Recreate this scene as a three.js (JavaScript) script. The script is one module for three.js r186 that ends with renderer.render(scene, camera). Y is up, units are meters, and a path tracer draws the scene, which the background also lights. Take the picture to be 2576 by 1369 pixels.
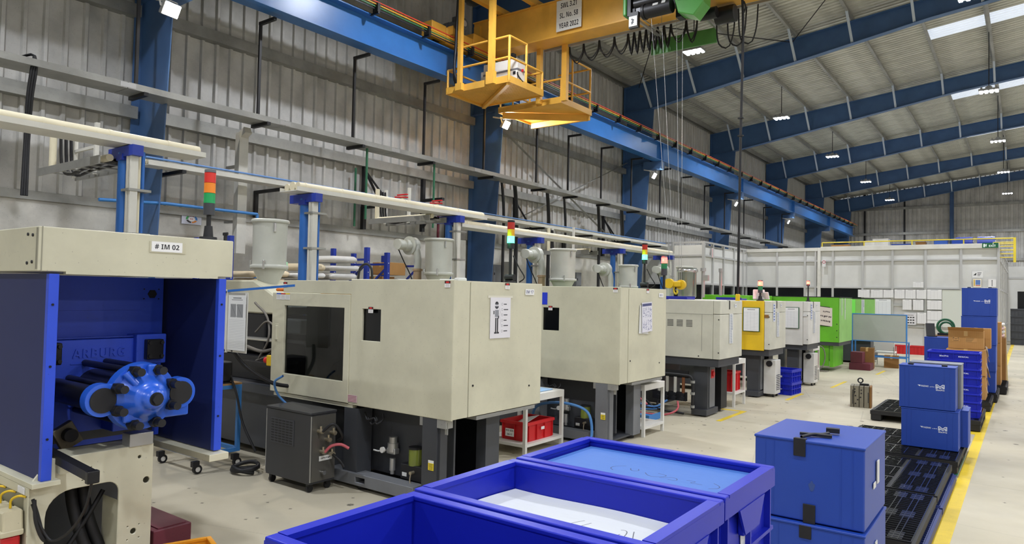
import * as THREE from 'three';
import { mergeGeometries } from 'three/addons/utils/BufferGeometryUtils.js';
import { RoundedBoxGeometry } from 'three/addons/geometries/RoundedBoxGeometry.js';
import { RectAreaLightUniformsLib } from 'three/addons/lights/RectAreaLightUniformsLib.js';
import { TextGeometry } from 'three/addons/geometries/TextGeometry.js';
import { FontLoader } from 'three/addons/loaders/FontLoader.js';

// ---------------------------------------------------------------- camera, sky, exposure
const scene = new THREE.Scene();
const renderer = new THREE.WebGLRenderer({ antialias: true });
renderer.toneMapping = THREE.LinearToneMapping;
renderer.toneMappingExposure = 3.3;
renderer.shadowMap.enabled = true;
RectAreaLightUniformsLib.init();
scene.background = new THREE.Color(0.85, 0.9, 1.0).multiplyScalar(0.75);   // overcast daylight, enters through the skylights only

const FOV = 2 * Math.atan(684.5 / 1753.5) * 180 / Math.PI;
const camera = new THREE.PerspectiveCamera(FOV, 2576 / 1369, 0.05, 200);
camera.position.set(0, 1.65, 0);
{
  const R = Math.PI / 180, yaw = 36.4963 * R, pitch = 1.76374 * R, roll = 1.1851 * R;
  const fw = new THREE.Vector3(-Math.sin(yaw) * Math.cos(pitch), Math.sin(pitch), -Math.cos(yaw) * Math.cos(pitch));
  const r0 = new THREE.Vector3(Math.cos(yaw), 0, -Math.sin(yaw));
  const u0 = new THREE.Vector3().crossVectors(r0, fw);
  const rt = r0.clone().multiplyScalar(Math.cos(roll)).addScaledVector(u0, Math.sin(roll));
  const up = new THREE.Vector3().crossVectors(rt, fw);
  camera.quaternion.setFromRotationMatrix(new THREE.Matrix4().makeBasis(rt, up, fw.clone().negate()));
}
scene.add(camera);
// lamp strengths (used by the lamp builders further down)
const BAY_POWER = 23, BAY_GLOW = 9, FLOOD_POWER = 200, FLOOD_GLOW = 20;
const BAY_COLOR = 0xf1f5ff;

// ---------------------------------------------------------------- helpers
const PI = Math.PI, V3 = (x, y, z) => new THREE.Vector3(x, y, z);
let seed = 12345; const rnd = () => { seed = (seed * 1664525 + 1013904223) >>> 0; return seed / 4294967296; };
const rr = (a, b) => a + (b - a) * rnd();
const used = {};
function numbered(n) { const k = used[n] = (used[n] ?? -1) + 1; return k ? n + '_' + String(k).padStart(3, '0') : n; }
function fin(g) {
  if (g.index) g = g.toNonIndexed();
  for (const k of Object.keys(g.attributes)) if (!['position', 'normal', 'uv'].includes(k)) g.deleteAttribute(k);
  g.morphAttributes = {}; g.groups = []; g.clearGroups?.();
  return g;
}
function uvm(g) {                       // texture coordinates in metres, from the dominant axis of the normal
  g = fin(g); if (!g.attributes.normal) g.computeVertexNormals();
  const p = g.attributes.position, n = g.attributes.normal, uv = new Float32Array(p.count * 2);
  for (let t = 0; t < p.count; t += 3) {
    let ax = 0, ay = 0, az = 0;
    for (let k = t; k < t + 3; k++) { ax += n.getX(k); ay += n.getY(k); az += n.getZ(k); }
    ax = Math.abs(ax); ay = Math.abs(ay); az = Math.abs(az);
    for (let k = t; k < t + 3; k++) {
      let u, v; if (ay >= ax && ay >= az) { u = p.getX(k); v = p.getZ(k); } else if (ax >= az) { u = p.getZ(k); v = p.getY(k); } else { u = p.getX(k); v = p.getY(k); }
      uv[2 * k] = u; uv[2 * k + 1] = v;
    }
  }
  g.setAttribute('uv', new THREE.BufferAttribute(uv, 2)); return g;
}
// box given by its centre; r > 0 rounds the edges
let jig = 1; const jit = v => { jig = (jig * 16807) % 2147483647; return v - Math.min(.0008, v * .06) * (jig % 1009) / 1009; };   // sub-millimetre differences so that no two faces coincide
function B(w, h, d, x = 0, y = 0, z = 0, r = 0, ry = 0, rx = 0, rz = 0) {
  w = jit(w); h = jit(h); d = jit(d);
  let g = r > 0 ? new RoundedBoxGeometry(w, h, d, 1, Math.min(r, w * .49, h * .49, d * .49)) : new THREE.BoxGeometry(w, h, d);
  if (rx) g.rotateX(rx); if (ry) g.rotateY(ry); if (rz) g.rotateZ(rz);
  g.translate(x, y, z); return fin(g);
}
// box given by two corners
const BB = (x0, y0, z0, x1, y1, z1, r = 0) => B(Math.abs(x1 - x0), Math.abs(y1 - y0), Math.abs(z1 - z0), (x0 + x1) / 2, (y0 + y1) / 2, (z0 + z1) / 2, r);
function C(r0, r1, h, x, y, z, axis = 'y', seg = 20, open = false) {   // cylinder centred at x,y,z, r0 at the + end
  h = jit(h); const g = new THREE.CylinderGeometry(r0, r1, h, seg, 1, open);
  if (axis === 'x') g.rotateZ(-PI / 2); if (axis === 'z') g.rotateX(PI / 2);
  g.translate(x, y, z); return fin(g);
}
function bar(a, b, w, h = w) {          // square bar between two points
  const A = V3(...a), Bv = V3(...b), d = Bv.clone().sub(A), L = d.length();
  const g = new THREE.BoxGeometry(w, h, L); const m = new THREE.Matrix4().lookAt(V3(0, 0, 0), d, Math.abs(d.y) > .98 * L ? V3(0, 0, 1) : V3(0, 1, 0));
  g.applyMatrix4(m); g.translate((a[0] + b[0]) / 2, (a[1] + b[1]) / 2, (a[2] + b[2]) / 2); return fin(g);
}
function rod(a, b, r, seg = 10) {
  const A = V3(...a), Bv = V3(...b), d = Bv.clone().sub(A), L = d.length();
  const g = new THREE.CylinderGeometry(r, r, L, seg); g.applyQuaternion(new THREE.Quaternion().setFromUnitVectors(V3(0, 1, 0), d.normalize()));
  g.translate((a[0] + b[0]) / 2, (a[1] + b[1]) / 2, (a[2] + b[2]) / 2); return fin(g);
}
function tube(pts, r, seg = 0, rs = 7) {
  const c = new THREE.CatmullRomCurve3(pts.map(p => V3(...p)), false, 'centripetal');
  return fin(new THREE.TubeGeometry(c, seg || pts.length * 6, r, rs));
}
const lathe = (pts, x, y, z, seg = 28) => fin(new THREE.LatheGeometry(pts.map(p => new THREE.Vector2(p[0], p[1])), seg).translate(x, y, z));
function ext(pts, depth, bevel = 0, holes = []) {   // polygon in xy pulled along +z
  const s = new THREE.Shape(pts.map(p => new THREE.Vector2(p[0], p[1])));
  for (const h of holes) s.holes.push(h instanceof THREE.Path ? h : new THREE.Path(h.map(p => new THREE.Vector2(p[0], p[1]))));
  return fin(new THREE.ExtrudeGeometry(s, { depth, bevelEnabled: bevel > 0, bevelSize: bevel, bevelThickness: bevel, bevelSegments: 1, steps: 1, curveSegments: 10 }));
}
const tr = (g, x = 0, y = 0, z = 0, ry = 0, rx = 0, rz = 0) => { if (rx) g.rotateX(rx); if (rz) g.rotateZ(rz); if (ry) g.rotateY(ry); g.translate(x, y, z); return g; };
const circ = (x, y, r) => { const p = new THREE.Path(); p.absarc(x, y, r, 0, 2 * PI, true); return p; };
const SMALL = new Set(['side_ribs', 'deck_ribs', 'upright_holes', 'drilled_holes', 'slots', 'bolt', 'cover_screw', 'hex_hole', 'valve_fittings', 'branch_cables', 'festoon_cable', 'tray_cables']);   // repeats too small to pick apart
function obj(name, gs, mat, parent = scene, keepUV = false) {
  gs = (Array.isArray(gs) ? gs.flat(9) : [gs]);
  if (!keepUV) gs = gs.map(uvm);
  const g = gs.length > 1 ? mergeGeometries(gs) : gs[0];
  const m = new THREE.Mesh(g, mat); m.name = parent === scene ? numbered(name) : name; m.castShadow = m.receiveShadow = true; parent.add(m); if (parent !== scene && SMALL.has(name)) m.userData.kind = 'stuff'; return m;
}
function each(name, gs, mat, parent) { return gs.map(g => obj(name, g, mat, parent)); }
function thing(name, label, category, pos = [0, 0, 0], turn = 0, group) {
  const o = new THREE.Group(); o.name = numbered(name); o.position.set(...pos); o.rotation.y = turn;
  o.userData = { label, category }; if (group) o.userData.group = group; scene.add(o); return o;
}
function tag(o, label, category, group) { o.userData = { label, category }; if (group) o.userData.group = group; return o; }
function struct(o) { o.userData = { ...o.userData, kind: 'structure' }; return o; }
function sgroup(name) { const o = new THREE.Group(); o.name = numbered(name); scene.add(o); return struct(o); }
function copy(root, pos, turn, label, group) {
  const c = root.clone(); c.name = numbered(root.name.replace(/_\d{3}$/, '')); c.userData = { ...root.userData }; scene.add(c);
  c.position.set(...pos); if (turn !== undefined) c.rotation.y = turn;
  if (label) c.userData.label = label; if (group) c.userData.group = group; return c;
}
const ORD = ['first', 'second', 'third', 'fourth', 'fifth', 'sixth', 'seventh', 'eighth', 'ninth', 'tenth', 'eleventh', 'twelfth'];

// ---------------------------------------------------------------- textures
function vnoise(n, per, sd) {           // tileable value noise, n x n pixels, per cells
  let s = sd * 7919 + 17; const R = () => { s = (s * 1664525 + 1013904223) >>> 0; return s / 4294967296; };
  const L = new Float32Array(per * per); for (let i = 0; i < L.length; i++) L[i] = R();
  const out = new Float32Array(n * n), f = t => t * t * (3 - 2 * t);
  for (let y = 0; y < n; y++) for (let x = 0; x < n; x++) {
    const u = x / n * per, v = y / n * per, i = Math.floor(u), j = Math.floor(v), a = f(u - i), b = f(v - j);
    const i1 = (i + 1) % per, j1 = (j + 1) % per;
    out[y * n + x] = (L[j * per + i] * (1 - a) + L[j * per + i1] * a) * (1 - b) + (L[j1 * per + i] * (1 - a) + L[j1 * per + i1] * a) * b;
  } return out;
}
function fbm(n, base, oct, sd, gain = .5) {
  const o = new Float32Array(n * n); let amp = 1, tot = 0;
  for (let k = 0; k < oct; k++) { const q = vnoise(n, base << k, sd + k); for (let i = 0; i < o.length; i++) o[i] += q[i] * amp; tot += amp; amp *= gain; }
  for (let i = 0; i < o.length; i++) o[i] /= tot; return o;
}
function tex(n, fn, srgb, metres) {
  const d = new Uint8Array(n * n * 4);
  for (let y = 0; y < n; y++) for (let x = 0; x < n; x++) { const c = fn(x, y, y * n + x), k = (y * n + x) * 4; d[k] = c[0]; d[k + 1] = c[1]; d[k + 2] = c[2]; d[k + 3] = 255; }
  const t = new THREE.DataTexture(d, n, n); t.wrapS = t.wrapT = THREE.RepeatWrapping; t.magFilter = THREE.LinearFilter; t.minFilter = THREE.LinearMipmapLinearFilter; t.generateMipmaps = true;
  if (srgb) t.colorSpace = THREE.SRGBColorSpace; t.repeat.set(1 / metres, 1 / metres); t.needsUpdate = true; return t;
}
const fA = fbm(512, 4, 6, 3), fB = fbm(512, 6, 5, 40), fC = fbm(512, 32, 4, 77);
const cl = (v, a = 0, b = 255) => v < a ? a : v > b ? b : v;
// multiplies a paint colour: near white with faint patches and specks
const tintTex = (sd, amt, speck, metres) => {
  let s = sd; const R = () => { s = (s * 1664525 + 1013904223) >>> 0; return s / 4294967296; };
  return tex(512, (x, y, i) => { let v = 255 - amt * 255 * cl((fA[(i * 1 + sd * 1337) % fA.length] - .42) * 2.4, 0, 1) - amt * 90 * Math.abs(fC[i] - .5); if (R() < speck) v -= 60; return [cl(v), cl(v), cl(v - 2)]; }, true, metres);
};
const wearTex = tintTex(5, .10, .0012, 1.7), dirtTex = tintTex(11, .22, .004, 2.3), cleanTex = tintTex(23, .05, .0003, 2.0);
const roughTex = tex(256, (x, y, i) => { const v = 150 + 105 * fB[(x * 2) + (y * 2) * 512]; return [v, v, v]; }, false, 0.9);
const grainBump = tex(512, (x, y, i) => { const v = 255 * (.6 * fC[i] + .4 * fB[i]); return [v, v, v]; }, false, 0.35);
const floorTex = (() => {               // trowelled, painted concrete: pale beige, worn patches, wheel streaks, dark specks
  const n = 1024, d = fbm(n, 3, 6, 91, .55), e = fbm(n, 8, 6, 14, .6), st = vnoise(n, 64, 8), sx = vnoise(n, 12, 9); let s = 77; const R = () => { s = (s * 1664525 + 1013904223) >>> 0; return s / 4294967296; };
  const specks = new Float32Array(n * n);
  for (let k = 0; k < 500; k++) { const cx = R() * n | 0, cy = R() * n | 0, r = R() < .1 ? 3 : 1.2; for (let y = -4; y <= 4; y++) for (let x = -4; x <= 4; x++) if (x * x + y * y <= r * r) specks[((cy + y + n) % n) * n + (cx + x + n) % n] = .35 + .3 * R(); }
  for (let k = 0; k < 26; k++) { let cx = R() * n, cy = R() * n; const a = (R() - .5) * .7 + (R() < .75 ? 0 : PI / 2), L = 60 + R() * 300, q = .03 + R() * .07; for (let t = 0; t < L; t++) { const x = (cx + Math.cos(a) * t + n * 4) % n | 0, y = (cy + Math.sin(a) * t + n * 4) % n | 0; specks[y * n + x] += q; specks[((y + 1) % n) * n + x] += q; } }
  return tex(n, (x, y, i) => {
    const worn = cl((d[i] - .5) * 5, 0, 1), fine = (e[i] - .5) * 26, streak = (st[(y * n + (x >> 3)) % (n * n)] - .5) * 5;
    const k = 1 - specks[i] * .8; return [cl((186 + fine + streak - 26 * worn) * k), cl((178 + fine + streak - 25 * worn) * k), cl((156 + fine + streak - 20 * worn) * k)];
  }, true, 9);
})();
const cardTex = tex(256, (x, y, i) => { const v = 240 + 3 * Math.sin(x * .6) + 20 * (fB[(x * 2) + (y * 2) * 512] - .5); return [cl(v), cl(v), cl(v)]; }, true, .6);
const scuffTex = (() => { const n = 512, a = new Float32Array(n * n); let s = 5; const R = () => { s = (s * 1664525 + 1013904223) >>> 0; return s / 4294967296; };
  for (let k = 0; k < 130; k++) { let x = R() * n, y = R() * n; const an = R() * 2 * PI, L = 10 + R() * 70, q = .1 + R() * .35; for (let t = 0; t < L; t++) { a[((y + Math.sin(an) * t + n) % n | 0) * n + ((x + Math.cos(an) * t + n) % n | 0)] = q; } }
  return tex(n, (x, y, i) => { const w = cl((fA[i] - .52) * 3, 0, 1) * .22 + a[i] * .5; return [cl(215 + 40 * w), cl(218 + 37 * w), cl(232 + 23 * w)]; }, true, 1.1); })();
// lined canvas prints
function canvasTex(w, h, draw) {
  const c = document.createElement('canvas'); c.width = w; c.height = h; const g = c.getContext('2d'); draw(g, w, h);
  const t = new THREE.CanvasTexture(c); t.colorSpace = THREE.SRGBColorSpace; return t;
}

// ---------------------------------------------------------------- materials
function mat(hex, rough = .5, metal = 0, o = {}) { return new THREE.MeshStandardMaterial({ color: hex, roughness: rough, metalness: metal, ...o }); }
const paint = (hex, rough = .45, o = {}) => mat(hex, rough, 0, { map: wearTex, ...o });
const M = {
  floor: new THREE.MeshPhysicalMaterial({ map: floorTex, roughness: .8, roughnessMap: roughTex, specularIntensity: .35 }),
  sheet: mat(0xc6c5c2, .5, .12, { map: dirtTex }), roof: mat(0xcfcfc8, .6, 0, { map: dirtTex }), galv: mat(0xa7a7a3, .42, .45, { map: dirtTex }),
  brace: mat(0xb9c4d2, .4, .15), plaster: mat(0xd3d0c8, .85, 0, { map: dirtTex }), steelBlue: paint(0x486a9a, .42), runway: paint(0x3570b4, .3),
  crane: paint(0xeab24a, .42), black: mat(0x17171a, .5), blackM: mat(0x202022, .35, .3), darkGrey: paint(0x414348, .5), midGrey: paint(0x75777b, .5),
  beige: paint(0xd0ccb4, .42), beige2: paint(0xd3d1c2, .4), white: paint(0xdedcd6, .45), yellow: paint(0xe8c020, .45), green: paint(0x6cbf2a, .42), paleGreen: paint(0x8fc46a, .45),
  alu: mat(0xb4b4b2, .35, .7), chrome: mat(0xd0d0d0, .2, 1), pvc: mat(0xe2d9bd, .5, 0, { map: wearTex }), whitePipe: mat(0xdad8d0, .5, 0, { map: wearTex }),
  crateBlue: new THREE.MeshPhysicalMaterial({ color: 0x2130c0, roughness: .38, map: scuffTex, specularIntensity: .6 }), crateDeep: new THREE.MeshPhysicalMaterial({ color: 0x1f2ca8, roughness: .4, map: scuffTex }),
  boxBlue: mat(0x264fae, .45, 0, { map: scuffTex }), brightBlue: mat(0x3a68bc, .5, 0, { map: scuffTex }), sheetBlue: mat(0x5f9ae6, .5, 0, { map: scuffTex }),
  card: mat(0xb8894e, .85, 0, { map: cardTex }), cardDark: mat(0x8f6635, .85, 0, { map: cardTex }), red: mat(0xcc2026, .42, 0, { map: cleanTex }), maroon: mat(0x6a2434, .55, 0, { map: dirtTex }), orangeCrate: mat(0xe0951a, .45, 0, { map: cleanTex }),
  paper: mat(0xd6d6d2, .8), imBlue: paint(0x2c50d6, .45), imNavy: mat(0x18255e, .55, 0, { map: cleanTex }), cylBlue: new THREE.MeshPhysicalMaterial({ color: 0x2a5fd0, roughness: .28, clearcoat: .4, clearcoatRoughness: .2 }),
  rubber: mat(0x141416, .6), hoseGrey: mat(0x6f6a62, .6), hoseRed: mat(0xc25a62, .5), hoseBlue: mat(0x4f86c4, .45), copper: mat(0xb8ad95, .35, .7),
  hopper: paint(0xc6c7bd, .38), partition: mat(0xd2d2cf, .5, 0, { map: cleanTex }), partFrame: mat(0xbfbfbd, .35, .3), wood: mat(0xa8814f, .7, 0, { map: cardTex }),
  pallet: mat(0x121214, .6, 0, { map: wearTex }), palletRib: new THREE.MeshPhysicalMaterial({ color: 0x1a1a1c, roughness: .2, clearcoat: 1, clearcoatRoughness: .12 }), palletBlue: mat(0x26356f, .5), moldSteel: mat(0x8d8674, .5, .5, { map: dirtTex }), yellowLine: mat(0xe6c62c, .55, 0, { map: dirtTex }), greenLine: mat(0x1f8a5a, .6, 0, { map: dirtTex }),
  glass: new THREE.MeshPhysicalMaterial({ color: 0xffffff, roughness: .05, transmission: 1, thickness: 0, ior: 1.45 }), smoke: new THREE.MeshPhysicalMaterial({ color: 0x8a8f92, roughness: .05, transmission: 1, thickness: 0, ior: 1.45 }),
  bag: mat(0xd8d6d2, .6, 0, { map: wearTex }), bagTan: mat(0xd6c6a8, .7, 0, { map: wearTex }), railYellow: paint(0xead23a, .45), darkWin: mat(0x0d0f12, .15), skyGreen: mat(0x7fe85a, .5),
  rackBlue: paint(0x1f3aa6, .45), postBlue: paint(0x2f6fc4, .35), lightBlueSteel: paint(0x3f82c8, .45), clearCup: new THREE.MeshPhysicalMaterial({ color: 0xc8d860, roughness: .1, transmission: .7, thickness: 0 }), chair: mat(0xe4e2dc, .45),
};
// ---------------------------------------------------------------- shell of the hall
const WX = -10.8, RX = 13.4, RIDGE = 1.3, ZB = 10.66, ZE = -53, BAY = 7.83;
const FZ = [0, 1, 2, 3, 4, 5, 6, 7].map(k => 2.83 - BAY * k);
const roofY = x => 8.75 + .112 * ((x <= RIDGE ? x : 2 * RIDGE - x) + 10.8);
// corrugated sheet: width w along x, ribs pushed to -z, length L along y, 2 mm thick
function corrugated(w, L, pitch, groove, depth) {
  const a = []; const n = Math.round(w / pitch), fl = pitch - groove;
  for (let k = 0; k < n; k++) { const x = -w / 2 + k * pitch; a.push([x, 0], [x + fl, 0], [x + fl + groove * .22, -depth], [x + pitch - groove * .22, -depth]); }
  a.push([w / 2 + .012, 0]);
  const b = a.map(p => [p[0], p[1] - .003]).reverse();
  const g = ext([...a, ...b], L); g.rotateX(-PI / 2); return g;      // profile in xz, length up +y
}
{
  const floor = struct(obj('floor', BB(WX - .5, -.25, ZB + .3, RX + .3, 0, ZE - .3), M.floor));
  obj('floor_marking', BB(-.53, 0, 2, -.43, .002, -40), M.yellowLine, floor);
  for (const [x0, z0, x1, z1] of [[-3.36, -9.2, -3.29, -10.2], [-3.75, -10.2, -3.29, -10.28], [-3.2, -6.35, -2.95, -6.42], [-3.2, -11.9, -3.14, -12.9], [-3.0, -14.2, -2.94, -15.5], [-2.75, -17.5, -2.69, -18.6], [-.95, -10.55, -.53, -10.63], [-.62, -10.63, -.53, -13.3]])
    obj('floor_marking', BB(x0, 0, z0, x1, .002, z1), M.yellowLine, floor);
  for (const [z0, z1] of [[-7.9, -9.0], [-10.9, -11.9], [-13.3, -14.2]]) obj('green_floor_marking', BB(-.62, 0, z0, -.54, .002, z1), M.greenLine, floor);

  // left wall
  const wl = sgroup('wall_left');
  obj('dado_wall', BB(WX - .3, 0, ZB, WX, 2.86, ZE), M.plaster, wl);
  obj('dado_flashing', [BB(WX - .3, 2.86, ZB, WX + .03, 2.9, ZE), B(.006, .1, ZB - ZE, WX + .03, 2.83, (ZB + ZE) / 2)], M.galv, wl);
  obj('outer_cladding', BB(WX - .35, 2.8, ZB + .2, WX - .12, 9.0, ZE - .2), M.galv, wl);
  const sg = uvm(tr(corrugated(.996, 5.75, .249, .075, .04), 0, 0, 0, PI / 2));
  for (let z = ZB - .5; z > ZE; z -= .996) { const m = new THREE.Mesh(sg, M.sheet); m.name = 'cladding_sheet'; m.castShadow = m.receiveShadow = true; m.position.set(WX, 2.9, z); wl.add(m); }
  const girt = (y, z0, z1) => obj('girt', [B(.008, .18, z0 - z1, WX + .16, y, (z0 + z1) / 2), BB(WX, y + .082, z0, WX + .16, y + .09, z1), BB(WX, y - .09, z0, WX + .16, y - .082, z1)], M.galv, wl);
  for (const y of [4.22, 5.75, 7.35]) for (let k = 0; k < FZ.length; k++) girt(y, k ? FZ[k - 1] - .06 : ZB, FZ[k] + .06);
  obj('eaves_trim', BB(WX - .3, 8.55, ZB, WX + .05, 8.7, ZE), M.galv, wl);

  // far end wall
  const we = sgroup('wall_far');
  obj('outer_cladding', BB(WX - .3, 0, ZE - .3, RX + .3, 10.3, ZE - .1), M.galv, we);
  const eg = uvm(corrugated(.996, 9.2, .249, .09, .04));
  for (let x = WX + .5; x < RX; x += .996) { const m = new THREE.Mesh(eg, M.sheet); m.name = 'cladding_sheet'; m.castShadow = m.receiveShadow = true; m.position.set(x, 1, ZE); we.add(m); }
  obj('dado_wall', BB(WX, 0, ZE - .1, RX, 2.6, ZE + .05), M.plaster, we);
  for (const y of [4.4, 6.2, 7.9]) obj('girt', [BB(WX, y - .08, ZE + .13, RX, y + .08, ZE + .14), BB(WX, y + .072, ZE, RX, y + .08, ZE + .14), BB(WX, y - .08, ZE, RX, y - .072, ZE + .14)], M.galv, we);
  for (const x of [-9.0, -6.6, 1.6]) obj('downpipe', BB(x - .05, 0, ZE + .02, x + .05, 9.2, ZE + .12), M.black, we);
  // right and back walls (outside the frame)
  const wr = sgroup('wall_right');
  obj('outer_cladding', BB(RX, 0, ZB + .2, RX + .35, 9.0, ZE - .2), M.sheet, wr);
  obj('dado_wall', BB(RX - .02, 0, ZB, RX + .1, 2.9, ZE), M.plaster, wr);
  const wb = sgroup('wall_back');
  obj('outer_cladding', BB(WX - .3, 0, ZB, RX + .3, 10.3, ZB + .3), M.sheet, wb);
  obj('dado_wall', BB(WX, 0, ZB - .04, RX, 2.9, ZB + .1), M.plaster, wb);

  // roof
  const ce = sgroup('ceiling');
  const th = Math.atan(.112), Lf = (RIDGE + 11.1) / Math.cos(th), SKX = -2.4, Ls = (SKX + 11.1) / Math.cos(th), Lk = (RIDGE - SKX) / Math.cos(th);
  const mk = L => { const g = corrugated(BAY / 8, L, BAY / 40, .095, .05); g.rotateZ(-PI / 2); g.rotateX(-PI / 2); return g; };
  // after the turns: length along +x, profile across z, ribs up
  const place = g => { g = uvm(g); return g; };
  const full = place(mk(Lf)), shortL = place(mk(Ls)), sky = place(mk(Lk));
  const skyMat = new THREE.MeshPhysicalMaterial({ color: 0xf4f6f8, roughness: 1, transmission: .6, thickness: 0 });
  const add = (g, x, y, z, m, side, name) => { const o = new THREE.Mesh(g, m); o.name = name; o.castShadow = o.receiveShadow = true; o.position.set(x, y, z); o.rotation.z = th; if (side < 0) { o.rotation.set(0, PI, 0); o.rotation.z = th; } ce.add(o); };
  let idx = 0;
  for (let z = ZB - BAY / 16; z > ZE - .4; z -= BAY / 8, idx++) {
    const inBay = ((idx % 8) === 3);
    for (const side of [1, -1]) {
      const ex = side > 0 ? -11.1 : 2 * RIDGE + 11.1, ey = roofY(-11.1) ;
      if (inBay) { const sx = side > 0 ? SKX : 2 * RIDGE - SKX; add(shortL, ex, ey, z, M.roof, side, 'roof_sheet'); add(sky, sx, roofY(SKX), z, skyMat, side, 'skylight_sheet'); }
      else add(full, ex, ey, z, M.roof, side, 'roof_sheet');
    }
  }
  obj('ridge_cap', BB(RIDGE - .25, roofY(RIDGE) + .05, ZB + .2, RIDGE + .25, roofY(RIDGE) + .12, ZE - .2), M.galv, ce);
  const pl = (x, z0, z1) => { const y = roofY(x) - .02; return [BB(x - .004, y - .2, z0, x + .004, y, z1), BB(x - .004, y - .2, z0, x + .07, y - .192, z1), BB(x - .07, y - .008, z0, x + .004, y, z1), BB(x + .062, y - .2, z0, x + .07, y - .175, z1)]; };
  for (const x0 of [-10.55, -9.7, -8.3, -6.82, -5.34, -3.86, -2.38, -.9, .6]) for (const x of [x0, 2 * RIDGE - x0])
    for (let k = 0; k <= FZ.length; k++) { const z0 = k ? FZ[k - 1] : ZB, z1 = k < FZ.length ? FZ[k] : ZE; obj('purlin', pl(x, z0, z1), M.galv, ce); }
  // thin rod bracing under the roof
  for (const [a, b] of [[[-10.2, FZ[2] - .1], [-5.4, FZ[3] + .1]], [[-10.2, FZ[3] + .1], [-5.4, FZ[2] - .1]], [[-5.4, FZ[2] - .1], [-.6, FZ[3] + .1]], [[-5.4, FZ[3] + .1], [-.6, FZ[2] - .1]]])
    obj('brace_rod', rod([a[0], roofY(a[0]) - .35, a[1]], [b[0], roofY(b[0]) - .35, b[1]], .014, 6), M.black, ce);

  // portal frames
  const T = x => 8.53 + .112 * (x + 10.8), bot = [[-9.82, 7.72], [-5.35, 8.43], [-2, 8.98], [RIDGE, 9.36]];
  const where = ['behind the camera position', 'behind the beige machine marked IM 02, nearest in view', 'carrying the second floodlight, beyond the crane platforms', 'carrying the third floodlight', 'fourth from the camera, its column ending behind the partition', 'fifth from the camera', 'sixth from the camera', 'last of the row, by the far end wall'];
  const proto = [];
  FZ.forEach((z, k) => {
    const f = thing('portal_frame', 'blue steel portal frame ' + where[k], 'steel frame', [0, 0, z], 0, 'portal frames of the hall');
    for (const s of [1, -1]) {
      const mx = g => { if (s < 0) { g.scale(-1, 1, 1); g.translate(2 * RIDGE, 0, 0); const p = g.attributes.position, n = g.attributes.normal; for (let i = 0; i < p.count; i += 3) for (const a of [p, n, g.attributes.uv]) { const it = a.itemSize; for (let c = 0; c < it; c++) { const t = a.array[(i + 1) * it + c]; a.array[(i + 1) * it + c] = a.array[(i + 2) * it + c]; a.array[(i + 2) * it + c] = t; } } } return g; };
      const web = tr(ext([[-10.72, 0], [-10.32, 0], [-9.82, 7.72], [-9.82, T(-9.82) - .02], [-10.72, T(-10.72) - .02]], .012), 0, 0, -.006);
      obj('column', [web, bar([-10.32, 0, 0], [-9.82, 7.72, 0], .24, .016), BB(-10.74, 0, -.12, -10.72, T(-10.74) - .02, .12), BB(-10.55, 0, -.2, -10.1, .03, .2), BB(-10.72, 7.71, -.11, -9.83, 7.725, .11), BB(-10.7, 5.9, -.11, -9.96, 5.915, .11)].map(mx), M.steelBlue, f);
      const rweb = tr(ext([...bot, [RIDGE, T(RIDGE) - .01], [-9.82, T(-9.82) - .01]], .012), 0, 0, -.006);
      const fl = []; for (let i = 0; i < 3; i++) fl.push(bar([...bot[i], 0], [...bot[i + 1], 0], .22, .014)); fl.push(bar([-10.74, T(-10.74) - .02, 0], [RIDGE, T(RIDGE) - .02, 0], .22, .014));
      obj('rafter', [rweb, ...fl].map(mx), M.steelBlue, f);
      for (const px of [-9.78, -8.3, -6.82, -5.34, -3.86, -2.38, -.9, .6]) {
        let yb = 0; for (let i = 0; i < 3; i++) if (px >= bot[i][0] - .1 && px <= bot[i + 1][0]) yb = bot[i][1] + (px - bot[i][0]) / (bot[i + 1][0] - bot[i][0]) * (bot[i + 1][1] - bot[i][1]);
        obj('flange_brace', [mx(bar([px, yb + .01, .06], [px, T(px) + .02, .85], .012, .06)), mx(bar([px + .03, yb + .01, .06], [px + .03, T(px) + .02, .85], .05, .008))], M.brace, f);
      }
    }
  });
  // end-wall wind column, blue
  const wc = thing('wind_column', 'slim blue steel column standing against the far end wall', 'steel column', [-3.9, 0, ZE + .3]);
  obj('column', [BB(-.1, 0, -.006, .1, 8.9, .006), BB(-.11, 0, -.1, -.1, 8.9, .1), BB(.1, 0, -.1, .11, 8.9, .1)], M.steelBlue, wc);
  const wc2 = copy(wc, [RIDGE + 3.2, 0, ZE + .3], 0, 'slim blue steel column on the end wall, out of view to the right');
  // diagonal bracing between the second and third column
  const br = thing('wall_bracing', 'crossed thin steel angles bracing the wall between two blue columns', 'bracing', [WX + .25, 0, 0]);
  obj('brace', bar([0, 3.0, FZ[2] - .2], [0, 6.0, FZ[3] + .2], .07, .01), M.galv, br); obj('brace', bar([.03, 6.0, FZ[2] - .2], [.03, 3.0, FZ[3] + .2], .07, .01), M.galv, br);
}

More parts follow.
